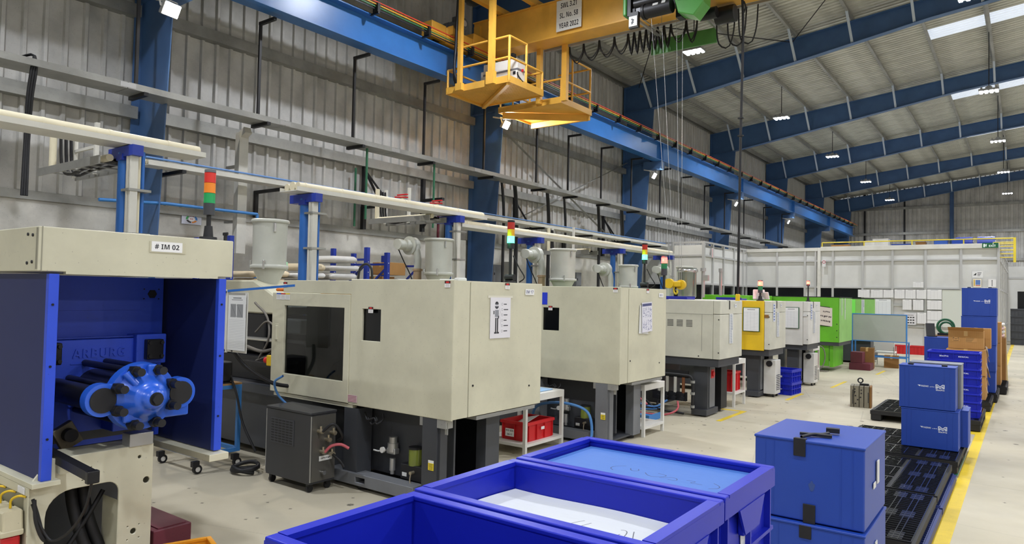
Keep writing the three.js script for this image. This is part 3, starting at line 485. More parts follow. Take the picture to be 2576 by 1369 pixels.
const P = {
  marks: smudge(160, 200, '#d8cdc2', '#4a4040', [[40, 50, 110, 16], [90, 30, 130, 18], [140, 24, 136, 18]]), plate: smudge(128, 64, '#dcdcda', '#3c4468', [[20, 40, 90, 22]]), unitPlate: smudge(160, 52, '#dcdcd8', '#3a3a3e', [[18, 20, 140, 14]]),
  im02: textMat(['# IM 02'], { w: 256, h: 84, size: 58 }), im17: textMat(['IM 17'], { w: 192, h: 84, size: 60, fg: '#343a66' }), im3: textMat(['IM 3'], { w: 192, h: 84, size: 60, fg: '#343a66' }),
  redbin: textMat(['RED BIN', 'IM-17'], { w: 192, h: 140, size: 44 }),
  danger: stickerMat(canvasTex(96, 128, (g, w, h) => { g.fillStyle = '#f0eeea'; g.fillRect(0, 0, w, h); g.fillStyle = '#1d1d20'; g.fillRect(0, 0, w, 52); g.fillStyle = '#d2302c'; g.beginPath(); g.ellipse(w / 2, 26, 34, 18, 0, 0, 7); g.fill(); g.fillStyle = '#9a8f8c'; for (let i = 0; i < 4; i++) g.fillRect(14, 66 + i * 14, w - 28, 5); })),
  warn3: stickerMat(canvasTex(256, 128, (g, w, h) => { ['#2b55b8', '#c83a2a', '#e0c22a'].forEach((c, i) => { g.fillStyle = '#e9e7e2'; g.fillRect(i * 86, 0, 84, h); g.fillStyle = c; g.fillRect(i * 86, 0, 84, 26); g.fillStyle = '#8e8e90'; for (let k = 0; k < 6; k++) g.fillRect(i * 86 + 8, 36 + k * 14, 66, 5); }); })),
  yellowtag: stickerMat(canvasTex(128, 160, (g, w, h) => { g.fillStyle = '#e6e6e2'; g.fillRect(0, 0, w, 44); g.fillStyle = '#ecd32a'; g.fillRect(0, 44, w, h - 44); g.fillStyle = '#4c4a2a'; for (let k = 0; k < 5; k++) g.fillRect(16, 58 + k * 20, w - 32, 9); })),
  pinktag: stickerMat(canvasTex(128, 96, (g, w, h) => { g.fillStyle = '#d9c9cb'; g.fillRect(0, 0, w, h); g.fillStyle = '#a2545f'; for (let k = 0; k < 5; k++) g.fillRect(6, 8 + k * 18, w - 12, 9); })),
  doc: stickerMat(canvasTex(256, 360, (g, w, h) => { g.fillStyle = '#e6e6e4'; g.fillRect(0, 0, w, h); g.strokeStyle = '#9b9ba0'; g.lineWidth = 1.5; for (let y = 60; y < h - 10; y += 13) { g.beginPath(); g.moveTo(12, y); g.lineTo(w - 12, y); g.stroke(); } for (const x of [12, 60, 120, 180, w - 12]) { g.beginPath(); g.moveTo(x, 60); g.lineTo(x, h - 14); g.stroke(); } g.fillStyle = '#707076'; g.fillRect(60, 20, 130, 9); })),
  docPhoto: stickerMat(canvasTex(256, 560, (g, w, h) => { g.fillStyle = '#dfe0de'; g.fillRect(0, 0, w, h); g.fillStyle = '#8d8f90'; g.fillRect(36, 105, 80, 130); g.fillRect(130, 105, 88, 130); g.fillStyle = '#6d7072'; for (let i = 0; i < 60; i++) g.fillRect(36 + (i * 37) % 170, 108 + (i * 53) % 122, 8, 6); g.strokeStyle = '#a5a6a8'; g.lineWidth = 2; for (let y = 262; y < h - 20; y += 16) { g.beginPath(); g.moveTo(20, y); g.lineTo(w - 20, y); g.stroke(); } g.fillStyle = '#787a7c'; g.fillRect(70, 40, 120, 10); g.fillRect(50, 60, 160, 6); })),
  ppe: stickerMat(canvasTex(300, 400, (g, w, h) => {   // protective clothing notice: a small figure and six captions
    g.fillStyle = '#dfdcdf'; g.fillRect(0, 0, w, h); g.fillStyle = '#2a2a2e'; g.beginPath(); g.arc(92, 66, 26, PI, 0); g.fill(); g.fillStyle = '#8a8a90'; g.fillRect(70, 64, 44, 12); g.fillStyle = '#3a3a40'; g.beginPath(); g.arc(92, 84, 28, 0, PI); g.fill(); g.fillStyle = '#dfdcdf'; g.fillRect(76, 78, 14, 9); g.fillRect(96, 78, 14, 9);
    g.fillStyle = '#8f9096'; g.fillRect(66, 122, 56, 70); g.fillStyle = '#2a2a2e'; g.fillRect(44, 130, 14, 34); g.fillRect(112, 180, 14, 26); g.fillRect(72, 200, 18, 140); g.fillRect(98, 200, 18, 140); g.fillRect(60, 338, 34, 16); g.fillRect(96, 338, 34, 16);
    for (let i = 0; i < 6; i++) { g.fillStyle = '#2e2e33'; g.fillRect(196, 62 + i * 53, 44 + (i * 23) % 34, 9); g.strokeStyle = '#5a5a60'; g.lineWidth = 2; g.beginPath(); g.arc(172, 66 + i * 53, 11, 0, 7); g.stroke(); }
    g.strokeStyle = '#8b8b90'; g.beginPath(); g.moveTo(124, 100); g.lineTo(160, 170); g.moveTo(124, 150); g.lineTo(160, 275); g.stroke(); })),
  sop: stickerMat(canvasTex(300, 380, (g, w, h) => { g.fillStyle = '#dcdae2'; g.fillRect(0, 0, w, h); g.fillStyle = '#4a4e78'; g.fillRect(12, 14, w - 24, 34); g.fillStyle = '#7c7e9c'; let s = 3; for (let r = 0; r < 2; r++) for (let c = 0; c < 4; c++) { for (let k = 0; k < 26; k++) { s = (s * 16807) % 2147483647; g.fillRect(18 + c * 70 + s % 50, 62 + r * 160 + (s >> 8) % 130, 5 + s % 9, 4 + (s >> 4) % 14); } } })),
  vtext: stickerMat(canvasTex(96, 512, (g, w, h) => { g.fillStyle = '#dcdcd8'; g.fillRect(0, 0, w, h); g.fillStyle = '#62708c'; for (let y = 16; y < h - 10; y += 15) { g.fillRect(10, y, 14, 8); g.fillRect(32, y, 30 + (y * 7) % 26, 7); } })),
  blueMarks: stickerMat(canvasTex(64, 256, (g, w, h) => { g.fillStyle = '#d6d8de'; g.fillRect(0, 0, w, h); g.fillStyle = '#4a66a8'; for (let y = 14; y < h; y += 40) { g.fillRect(14, y, 22, 24); g.fillRect(40, y + 6, 14, 12); } })),
  s5: stickerMat(canvasTex(256, 256, (g, w, h) => { g.fillStyle = '#c9cbd8'; g.fillRect(0, 0, w, h); g.fillStyle = '#343c82'; g.fillRect(0, 0, w, 58); g.fillStyle = '#f0f0f4'; g.font = 'bold 38px sans-serif'; g.textAlign = 'center'; g.fillText('Maintain 5S', w / 2, 42, w * .9); ['#c23b4e', '#3f7ac0', '#e08a3a', '#30302f', '#4aa860'].forEach((c, i) => { g.strokeStyle = c; g.lineWidth = 26; g.beginPath(); g.arc(w / 2, 156, 62, -2.1 + i * 1.257, -2.1 + i * 1.257 + 1.1); g.stroke(); }); g.fillStyle = '#f2f2f2'; g.beginPath(); g.arc(w / 2, 156, 40, 0, 7); g.fill(); g.fillStyle = '#c23b4e'; g.font = 'bold 40px sans-serif'; g.fillText('5S', w / 2, 170); })),
};
const lampMat = (hex, glow) => new THREE.MeshStandardMaterial({ color: hex, roughness: .3, ...(glow ? { emissive: hex, emissiveIntensity: glow } : {}) });
function stackLight(parent, x, y, z, h, r, base, lens, armName) {   // base/pole height h, lens = [[hex, glow], ...] from the bottom
  const t = new THREE.Group(); t.name = 'signal_light'; t.position.set(x, y, z); parent.add(t);
  obj('pole', [C(r * 1.5, r * 1.6, .02, 0, .01, 0), C(r * .42, r * .42, h, 0, h / 2, 0, 'y', 12), ...(armName ? [C(r * .9, r * .9, .09, 0, .05, 0, 'x', 14)] : [C(r * .7, r * .9, .07, 0, .05, 0)])], M.black, t);
  obj('lamp_base', C(r, r, base, 0, h + base / 2, 0, 'y', 22), armName ? M.black : mat(0x3b3d42, .4), t);
  const lh = r * 2 * .95; lens.forEach(([hex, glow], i) => {
    const m = obj('lens', [C(r, r, lh * .94, 0, h + base + lh * (i + .5), 0, 'y', 22), C(r * 1.03, r * 1.03, lh * .07, 0, h + base + lh * (i + .03), 0, 'y', 22)], lampMat(hex, glow), t);
    if (glow) { const l = new THREE.PointLight(hex, .05); l.position.set(0, h + base + lh * (i + .5), r + .015); l.name = 'lamp_light'; l.castShadow = true; t.add(l); }
  });
  obj('cap', C(r, r, r * .5, 0, h + base + lh * lens.length + r * .25, 0, 'y', 22), armName ? M.black : mat(0x6a6c70, .4), t);
  return t;
}
// ---------------------------------------------------------------- hopper dryers
function hopperDryer(label, x, z, yTop, R, opt = {}) {
  const t = thing('hopper_dryer', label, 'hopper', [x, 0, z], 0, 'hopper dryers'), H = opt.h || .5, yf = yTop - H, r = R;
  obj('drum', lathe([[0, yTop - .01], [r * .93, yTop - .01], [r * .93, yTop - .03], [r * .9, yTop - .05], [r * .88, yf + .03], [r * .9, yf + .02]], 0, 0, 0, 36), M.hopper, t);
  obj('lid', lathe([[0, yTop + .012], [r * .95, yTop + .012], [r, yTop], [r, yTop - .022], [r * .93, yTop - .028]], 0, 0, 0, 36), M.hopper, t);
  obj('flange', lathe([[r * .88, yf + .025], [r * .99, yf + .02], [r * .99, yf - .015], [r * .88, yf - .02]], 0, 0, 0, 36), M.hopper, t);
  obj('cone', lathe([[r * .9, yf], [r * .35, yf - .24], [r * .33, yf - .28]], 0, 0, 0, 32), M.hopper, t);
  obj('neck', lathe([[r * .33, yf - .28], [r * .5, yf - .29], [r * .5, yf - .31], [r * .3, yf - .32], [r * .3, yf - .5], [r * .5, yf - .51], [r * .5, yf - .53]], 0, 0, 0, 24), M.hopper, t);
  for (const [a, yy] of [[.35, yTop - .08], [-1.3, yf + .02], [2.2, yf + .02], [.9, yf + .02]]) obj('latch', tr([B(.025, .1, .025, r * .95, yy, 0, .006)][0], 0, 0, 0, -a + PI / 2 * 0), M.chrome, t);
  if (opt.blower) {
    const bx = -r - .3, by = yTop - .08;
    const b = obj('blower', [C(.13, .13, .11, bx, by, .03, 'z', 28), C(.14, .14, .02, bx, by, .085, 'z', 28), C(.08, .09, .12, bx, by, .13, 'z', 22), C(.075, .075, .1, bx - .09, by + .02, .2, 'z', 20)], M.hopper, t);
    obj('motor', [C(.07, .07, .14, bx, by, .25, 'z', 20), C(.075, .075, .02, bx, by, .3, 'z', 20)], M.hopper, b);
    obj('blower_duct', [tube([[bx + .08, by, .03], [bx + .12, by - .18, .02], [bx + .12, by - .34, .02]], .055, 20, 12)], M.hopper, t);
    obj('heater_pipe', [C(.06, .06, .42, bx + .12, by - .55, .02, 'y', 18), C(.075, .075, .03, bx + .12, by - .36, .02, 'y', 18)], opt.rust ? mat(0xb39a7c, .5, .2, { map: dirtTex }) : M.hopper, t);
    obj('blower_cable', tube([[bx, by - .07, .3], [bx + .02, by - .25, .2], [bx + .05, by - .4, .12], [bx + .09, by - .5, .1]], .009, 16, 5), M.rubber, t);
  }
  return t;
}
// ---------------------------------------------------------------- large cream injection moulding machine
function bigMachine(label, X, Z, opt) {     // X: plane of the right end face, Z: front face; depth 1.18 towards -z
  const t = thing('injection_moulding_machine', label, 'machine', [X, 0, Z]); const D = -1.18, y0 = .69, y1 = 1.74;
  // local x: 0 at right end, negative to the left
  const sw = [[-1.01, 1.23], [-.78, 1.23], [-.78, 1.5], [-1.01, 1.5]];
  obj('clamp_cover', [tr(ext([[-1.15, y0], [0, y0], [0, y1], [-1.15, y1]], .01, .004, [sw]), 0, 0, -.01), BB(-1.15, y1 - .012, -.005, 0, y1, D), BB(-1.15, y0, D + .01, 0, y1, D), BB(-.012, y0, -.006, 0, y1, -.19, .004), BB(-1.15, y0, 0, -1.142, y1, D), BB(-1.14, y0, -.02, -.02, y0 + .01, D + .02)], M.beige, t);
  obj('end_panel', [BB(-.012, y0, -.196, .003, y1 - .004, D, .004)], M.beige, t);
  for (const [z, y] of [[-.24, .93], [-1.0, .86]]) obj('lock', C(.008, .008, .01, .004, y, z, 'x', 10), M.black, t);
  obj('view_window', [BB(-1.02, 1.22, -.03, -.77, 1.51, -.022)], M.darkWin, t);
  each('window_frame', [BB(-1.03, 1.5, .004, -.76, 1.512, -.02), BB(-1.03, 1.218, .004, -.76, 1.23, -.02), BB(-1.022, 1.22, .004, -1.01, 1.51, -.02), BB(-.78, 1.22, .004, -.768, 1.51, -.02)], M.beige, t);
  // sliding door with a big window
  const dx0 = -2.24, dx1 = -1.155;
  const door = obj('sliding_door', tr(ext([[dx0, .7], [dx1, .7], [dx1, 1.61], [dx0, 1.61]], .03, .003, [[[-2.06, .87], [-1.22, .87], [-1.22, 1.5], [-2.06, 1.5]]]), 0, 0, -.02), M.beige, t);
  obj('door_pane', BB(-2.07, .86, -.008, -1.21, 1.51, -.014), M.smoke, door);
  obj('door_handle', [B(.035, .14, .02, -2.165, 1.24, .014, .008), B(.05, .17, .006, -2.165, 1.24, .012, .002)], M.beige, door);
  obj('top_fascia', [BB(-2.1, 1.615, .0, -1.152, 1.73, -.03, .004), BB(-2.1, 1.71, -.02, -1.152, 1.73, D), BB(-2.1, 1.62, -.02, -2.08, 1.73, D)], M.beige, t);
  obj('door_rail', BB(-2.2, .66, 0, -1.1, .69, -.05), M.beige, t);
  // inside of the mould area
  obj('mould_area', [BB(-2.1, .7, D + .03, -1.15, 1.6, D), BB(-2.1, .62, -.05, -1.15, .7, D), BB(-1.75, .75, -.35, -1.25, .98, -.95, .02), C(.05, .05, .9, -1.6, 1.4, -.8, 'x', 14), C(.05, .05, .9, -1.6, .85, -.75, 'x', 14)], mat(0x232427, .5, .2), t);
  obj('fixed_platen', BB(-2.04, .75, -.22, -1.86, 1.5, -1.0, .01), M.beige2, t);
  obj('mould_block', [BB(-1.5, 1.0, -.4, -1.3, 1.32, -.8, .01), BB(-1.4, .78, -.38, -1.25, .92, -.6, .01)], M.moldSteel, t);
  obj('mould_hose', [tube([[-1.35, 1.33, -.3], [-1.55, 1.34, -.28], [-1.62, 1.2, -.26], [-1.58, .9, -.3], [-1.5, .72, -.35]], .012, 26, 6), tube([[-1.3, 1.2, -.3], [-1.28, 1.35, -.3], [-1.22, 1.3, -.3]], .01), tube([[-1.72, .72, -.3], [-1.7, .95, -.28], [-1.6, 1.0, -.3]], .008)], M.hoseGrey, t);
  // base
  const g = M.darkGrey, lg = opt.legMat || M.darkGrey;
  obj('base_leg', [BB(-1.2, .05, .0, -1.03, .66, -.16)], lg, t); obj('base_leg', [BB(-.29, .05, .0, -.14, .69, -.1), BB(-.14, .05, -.02, -.12, .69, -.1)], lg, t); obj('base_leg', [BB(-.2, .05, -.55, -.1, .69, -.73)], lg, t);
  obj('base_beam', [tr(ext([[-1.36, .04], [-.36, .04], [-.36, .13], [-1.36, .13]], .12, .004, [[[-1.02, .06], [-.9, .06], [-.9, .11], [-1.02, .11]]]), 0, 0, -.1)], M.midGrey, t);
  obj('base_panel', [BB(-1.2, .12, -.2, -.14, .68, -.22), BB(-1.2, .04, -.05, -.14, .06, -.72)], g, t);
  obj('base_back', [BB(-1.2, .06, -.7, -.12, .68, -.73)], M.black, t);
  each('levelling_foot', [C(.05, .05, .04, -1.0, .02, -.06, 'y', 16), C(.05, .05, .04, -.2, .02, -.06, 'y', 16), C(.05, .05, .04, -.2, .02, -.66, 'y', 16), C(.05, .05, .04, -3.6, .02, -.3, 'y', 16), C(.05, .05, .04, -3.6, .02, -.9, 'y', 16)], M.black, t);
  obj('bed', [BB(-4.3, .08, -.15, -1.2, .62, -.95, .01), BB(-4.3, .62, -.1, -2.1, .7, -1.0)], g, t);
  obj('cover_bracket', [BB(-.32, .62, .0, -.05, .69, -.08), tr(B(.03, .09, .004, -.06, .62, -.02), 0, 0, 0), BB(-.3, .655, -.3, .0, .685, -1.1)], M.galv, t);
  // air preparation and lubricator on the base panel
  const fr = obj('air_filter_regulator', [C(.035, .035, .05, -0.760, .42, -.15), C(.045, .045, .07, -0.760, .36, -.15), B(.1, .05, .06, -0.760, .33, -.15, .01), C(.025, .025, .1, -0.760, .22, -.15), C(.018, .018, .03, -0.760, .155, -.15), tube([[-0.820, .33, -.15], [-0.900, .31, -.13], [-0.940, .32, -.1]], .008)], M.alu, t);
  obj('gauge', [C(.024, .024, .02, -0.830, .335, -.1, 'z', 18)], M.white, fr);
  const lu = obj('lubricator', [BB(-0.620, .14, -.1, -0.380, .26, -.2, .008)], M.black, t);
  obj('oil_cup', C(.055, .055, .13, -0.500, .32, -.15, 'y', 22), M.clearCup, lu); obj('cup_lid', C(.058, .058, .015, -0.500, .392, -.15, 'y', 22), M.black, lu); obj('fitting', [C(.014, .014, .05, -0.470, .21, -.085, 'z', 10), tube([[-0.470, .21, -.07], [-0.470, .15, -.06], [-0.450, .09, -.07], [-0.420, .12, -.1]], .006)], M.copper, lu);
  sticker(lu, 'lubricator_label', .05, .03, M.paper, -0.570, .18, -.098);
  sticker(t, 'yellow_tag', .055, .075, P.yellowtag, -.19, .33, .003);
  obj('cable_knot', [tube([[-1.0, .63, -.05], [-.93, .58, -.02], [-.86, .6, -.03], [-.82, .56, -.02], [-.78, .6, -.05], [-.8, .64, -.06]], .009, 30, 6), tube([[-.95, .6, -.04], [-.88, .55, -.02], [-.82, .59, -.02], [-.86, .62, -.04]], .007, 24, 6)], M.rubber, t);
  // injection unit
  obj('injection_frame', [BB(-4.2, .7, -.3, -2.25, .95, -.9, .01), BB(-2.9, .95, -.42, -2.3, 1.36, -.85, .02), BB(-4.2, .98, -.36, -2.9, 1.38, -.85, .02), BB(-2.95, .88, -.12, -2.25, .92, -.6)], M.black, t);
  obj('tie_rod', [rod([-4.2, 1.12, -.35], [-2.2, 1.12, -.35], .028), rod([-4.2, 1.12, -.85], [-2.2, 1.12, -.85], .028)], M.chrome, t);
  obj('drive_cover', tr(ext([[-4.3, 1.4], [-2.68, 1.4], [-2.62, 1.46], [-2.72, 1.54], [-3.0, 1.66], [-3.15, 1.72], [-4.3, 1.72]], .62, .015), 0, 0, -1.0), M.beige, t);
  obj('barrel_box', [BB(-2.62, 1.2, -.32, -2.26, 1.35, -.55, .02)], M.white, t);
  obj('unit_cables', [tube([[-3.0, 1.5, -.3], [-2.7, 1.35, -.25], [-2.6, 1.15, -.2], [-2.75, .95, -.2]], .012, 24, 6), tube([[-2.9, 1.2, -.25], [-2.65, 1.32, -.22], [-2.45, 1.2, -.2], [-2.6, 1.0, -.22], [-2.8, .92, -.2]], .01, 24, 6), tube([[-3.0, 1.05, -.22], [-2.7, 1.02, -.2], [-2.4, 1.08, -.2]], .018, 20, 6)], M.hoseGrey, t);
  const es = obj('emergency_stop', B(.07, .1, .07, -2.28, .97, -.02, .008), M.yellow, t); obj('stop_button', [C(.03, .03, .04, -2.335, .97, -.01, 'x', 16)], M.red, es);
  stackLight(t, -.17, y1, -.93, .3, .032, .05, [[0x39e08a, opt.lit ? 3 : 0], [0xe0a020, 0], [0xb02820, 0]], true);
  obj('signal_cable', tube([[-.14, y1 + .24, -.93], [-.1, y1 + .14, -.96], [-.06, y1 + .05, -.99], [-.12, y1 + .01, -1.0]], .006, 16, 5), M.rubber, t);
  // stickers
  sticker(t, 'warning_label', .055, .045, P.danger, -2.07, 1.69, .003); sticker(t, 'warning_label', .055, .05, P.danger, -.06, 1.71, .007); sticker(t, 'warning_label', .055, .05, P.danger, -.9, 1.49, .007); sticker(t, 'warning_label', .06, .05, P.danger, .006, 1.71, -.66, PI / 2);
  sticker(t, 'warning_label_strip', .2, .06, P.warn3, -2.08, 1.58, .014); sticker(t, 'maker_tag', .12, .06, P.pinktag, -1.1, .74, .007);
  return t;
}
const m17 = bigMachine('large cream injection moulding machine marked IM 17 with a big dark door window', -3.46, -3.95, { lit: true });
sticker(m17, 'machine_number', .13, .05, P.im17, .008, 1.665, -.98, PI / 2); sticker(m17, 'safety_poster', .27, .33, P.ppe, .008, 1.45, -.57, PI / 2);
sticker(m17, 'poster_tape', .33, .02, stickerMat(null), .006, 1.62, -.57, PI / 2).material = mat(0xd9d5c4, .3);
obj('rag', [tr(B(.14, .02, .1, 0, 0, 0, .008), -.5, 1.75, -.5, .4), tr(B(.1, .03, .08, 0, 0, 0, .01), -.3, 1.755, -.42, -.5)], M.paper, m17);
obj('orange_cloth', [tr(B(.12, .03, .08, 0, 0, 0, .012), -2.17, 1.64, -.05, .3), tr(B(.08, .025, .06, 0, 0, 0, .01), -2.12, 1.655, -.06, -.3)], mat(0xd9701c, .8), m17);
obj('loom_arch', tube([[-1.65, 1.73, -.5], [-1.62, 1.86, -.5], [-1.54, 1.9, -.5], [-1.47, 1.86, -.5], [-1.45, 1.73, -.5]], .012, 24, 7), M.rubber, m17);
const m3 = bigMachine('large cream injection moulding machine second from the camera, blue tape beside its window', -3.54, -6.77, { lit: true, legMat: M.midGrey });
sticker(m3, 'machine_number', .12, .05, P.im3, .008, 1.665, -1.02, PI / 2); sticker(m3, 'work_instruction', .26, .34, P.sop, .02, 1.41, -.62, PI / 2, .004, .05); sticker(m3, 'backing_sheet', .24, .32, M.paper, .011, 1.38, -.56, PI / 2, .003, -.06);
sticker(m3, 'blue_tape', .07, .14, mat(0x2a40d0, .4), -.98, 1.6, .007);
obj('air_hose', tube([[-1.1, .2, .06], [-1.0, .36, .1], [-.6, .44, .12], [-.35, .36, .06], [-.3, .12, .05], [-.32, .03, .08]], .016, 40, 8), M.hoseBlue, m3);
hopperDryer('pale grey hopper dryer with a conical bottom, left of the large dark door window', -6.6, -4.5, 2.38, .2, {});
hopperDryer('pale grey hopper dryer right of the blue rack, blower beside its top', -6.88, -7.5, 2.41, .22, { blower: true, rust: true });
hopperDryer('widest pale grey hopper dryer, third from the camera, rust stained heater pipe', -6.17, -9.75, 2.39, .23, { blower: true, rust: true });
hopperDryer('pale grey hopper dryer fourth from the camera, just left of the black pole signal light', -6.22, -12.2, 2.24, .195, { blower: true, h: .42 });
hopperDryer('small pale hopper dryer behind the yellow hook block, with a flexible hose', -5.95, -14.3, 2.3, .185, { blower: true, h: .5 });

// ---------------------------------------------------------------- smaller white machines
function smallMachine(label, X, Z, opt) {     // right end face X, front Z, depth .9
  const t = thing('injection_moulding_machine', label, 'machine', [X, 0, Z]), D = -.9, y0 = .81, y1 = 1.61, w = opt.w || 2.4;
  const body = opt.body || M.beige2;
  obj('cover', [BB(-w, y0, 0, -.1, y1, D, .006)], body, t);
  obj('end_cover', [BB(-.098, y0, 0, 0, y1 - .19, D, .006), BB(-.098, y1 - .185, 0, 0, y1, D, .006)], body, t);
  if (opt.front) obj('coloured_panel', BB(-.48, y0 - .02, .012, -.1, y1 + .002, -.02, .004), opt.front, t);
  obj('cover_seam', [BB(-w, y1 - .194, .003, -.1, y1 - .188, -.01), BB(-.26, y0 + .1, .003, -.254, y1 - .19, -.01)], mat(0x9b9a90, .5), t);
  if (opt.vents) for (const x of [-.72, -.58, -.44]) for (let k = 0; k < 5; k++) obj('vent_slot', BB(x - .045, 1.24 + k * .02, .003, x + .045, 1.252 + k * .02, -.01), mat(0x6f6e68, .5), t);
  obj('frame', [BB(-w, y0 - .11, -.03, -.03, y0, -.12), BB(-w, y0 - .11, D + .12, -.03, y0, D + .03), BB(-.12, y0 - .11, -.03, -.03, y0, D + .03)], M.darkGrey, t);
  obj('pillar', [BB(-.42, .08, -.14, -.22, y0 - .1, -.42), BB(-.42, .02, -.06, -.2, .1, -.5)], M.darkGrey, t);
  obj('pillar_face', [BB(-.218, .12, -.2, -.21, y0 - .12, -.4)], M.midGrey, t);
  obj('rear_pillar', [BB(-.4, .05, -.62, -.2, y0 - .1, -.86)], M.black, t);
  obj('bed', [BB(-w - .95, .1, -.2, -.9, y0 - .1, -.8)], M.darkGrey, t);
  obj('injection_unit', [BB(-w - .95, y0, -.2, -w, 1.45, -.75, .02)], opt.tail || M.green, t);
  for (const z of [-.2, -.75]) obj('levelling_foot', C(.045, .05, .05, -.3, .025, z, 'y', 16), M.black, t);
  if (opt.disc) obj('red_knob', [C(.035, .035, .03, -.2, .58, -.3, 'x', 18), BB(-.22, .52, -.24, -.205, .64, -.36)], M.red, t);
  obj('corner_tape', BB(-.03, y1 - .12, -.34, .003, y1 + .004, -.38), M.black, t);
  obj('bolt', [[-.02, .9], [-.02, 1.35], [-.3, .84], [-.8, .84]].map(([x, y]) => C(.009, .009, .008, x, y, .003, 'z', 8)), M.black, t);
  sticker(t, 'instruction_strip', .15, .42, P.vtext, .005, 1.22, -.42, PI / 2); sticker(t, 'machine_number', .09, .05, P.plate, .005, 1.54, -.6, PI / 2);
  return t;
}
const m4 = smallMachine('white moulding machine with three vent grilles, third in the row', -3.35, -9.3, { vents: true, disc: true, body: M.beige2 });
// flow meter manifold with hoses under the machine
{
  const f = thing('water_manifold', 'water flow manifold with clear tubes and red and blue hoses under the vented machine', 'manifold', [-4.02, 0, -9.32]);
  obj('bracket', [BB(-.3, .52, .02, .22, .62, -.02), BB(-.3, .2, .04, .2, .32, -.02)], M.black, f);
  for (let i = 0; i < 4; i++) { obj('flow_tube', C(.022, .022, .22, -.2 + i * .12, .42, .03, 'y', 12), i === 3 ? mat(0x7a4a2a, .4) : M.whitePipe, f); obj('valve_knob', [C(.03, .03, .05, -.2 + i * .12, .24, .07, 'z', 14), C(.025, .025, .04, -.2 + i * .12, .29, .05, 'z', 14)], M.black, f); }
  obj('header_pipe', [tube([[-.25, .56, .04], [.15, .56, .04], [.28, .54, .04], [.3, .4, .04], [.3, .1, .04]], .022, 30, 10)], M.rubber, f); each('pipe_union', [.48, .32, .14].map(y => C(.03, .03, .035, .3, y, .04)), M.galv, f);
  each('red_hose', [tube([[-.62, .7, .1], [-.6, .4, .12], [-.45, .2, .14], [-.3, .12, .2]], .014, 26, 7), tube([[.1, .2, .08], [.12, .1, .12], [0, .02, .2], [-.5, .015, .28], [-.95, .03, .2]], .014, 30, 7)], M.hoseRed, f);
  each('blue_hose', [tube([[-.7, .7, .1], [-.66, .35, .12], [-.5, .15, .14], [-.2, .1, .16], [-.05, .2, .08]], .014, 26, 7), tube([[-.1, .2, .08], [-.12, .1, .12], [-.4, .05, .2], [-.9, .1, .18]], .012, 26, 7)], M.hoseBlue, f);
  obj('black_hose', [tube([[-.2, .2, .06], [-.22, .08, .1], [-.5, .04, .12], [-.7, .12, .1], [-.45, .2, .1], [-.2, .08, .14], [.2, .04, .1]], .016, 40, 7)], M.rubber, f);
}
const m5 = smallMachine('white moulding machine with a yellow front panel, fourth in the row', -3.395, -11.75, { front: M.yellow });
const m6 = smallMachine('plain bright white moulding machine, fifth in the row', -3.29, -13.8, { front: M.white, body: M.white });
function binder(parent, x, y, z, open) {
  const b = new THREE.Group(); b.name = 'binder'; b.position.set(x, y, z); parent.add(b);
  obj('cover', [BB(-.02, -.2, 0, .26, .2, .006, .002)], mat(0x2c5a3c, .5), b); sticker(b, 'page', .25, .38, P.doc, .12, 0, .01); const l = sticker(b, 'turned_page', .2, .38, P.doc, -.1, 0, .07, 1.0); obj('left_cover', tr(B(.22, .4, .005), -.115, 0, .075, 1.0), mat(0x4a2f34, .5), b);
}
binder(m5, -.42, 1.3, .03); binder(m6, -.42, 1.3, .03);
for (const m of [m5, m6]) sticker(m, 'marked_strip', .12, .3, P.blueMarks, .005, 1.42, -.2, PI / 2);
sticker(m5, 'rating_plate', .07, .05, M.cardDark, -.06, 1.36, .008); sticker(m6, 'rating_plate', .07, .05, M.paper, -.06, 1.36, .016);
stackLight(m4, -1.05, 1.61, -.5, .36, .045, .1, [[0x1e7a4e, 0], [0xff4038, 3]], false);
stackLight(m5, -.35, 1.61, -.6, .14, .04, .05, [[0x1e7a4e, 0], [0xff4a3a, 3]], false);
stackLight(m6, -.16, 1.61, -.62, .3, .03, .04, [[0xff4a3a, 3]], false);
// trays and rags on the covers
tag(obj('tray', [B(.5, .03, .3, -4.2, 1.63, -9.75, .006), B(.5, .02, .01, -4.2, 1.65, -9.6), B(.5, .02, .01, -4.2, 1.65, -9.9)], M.crateDeep), 'flat blue tray lying on the vented white machine', 'tray');
tag(obj('tray', [B(.45, .03, .3, -4.2, 1.63, -12.2, .006), B(.45, .02, .01, -4.2, 1.65, -12.05)], M.crateDeep), 'flat blue tray lying on the machine with the yellow panel', 'tray');
tag(obj('plastic_bag', [tr(B(.2, .2, .04, 0, 0, 0, .018), -3.8, 1.72, -12.45, .3, -.5), tr(B(.14, .14, .03, 0, 0, 0, .012), -3.68, 1.7, -12.42, -.2, .4)], M.bag), 'crumpled clear plastic bag on the machine with the yellow panel', 'bag');
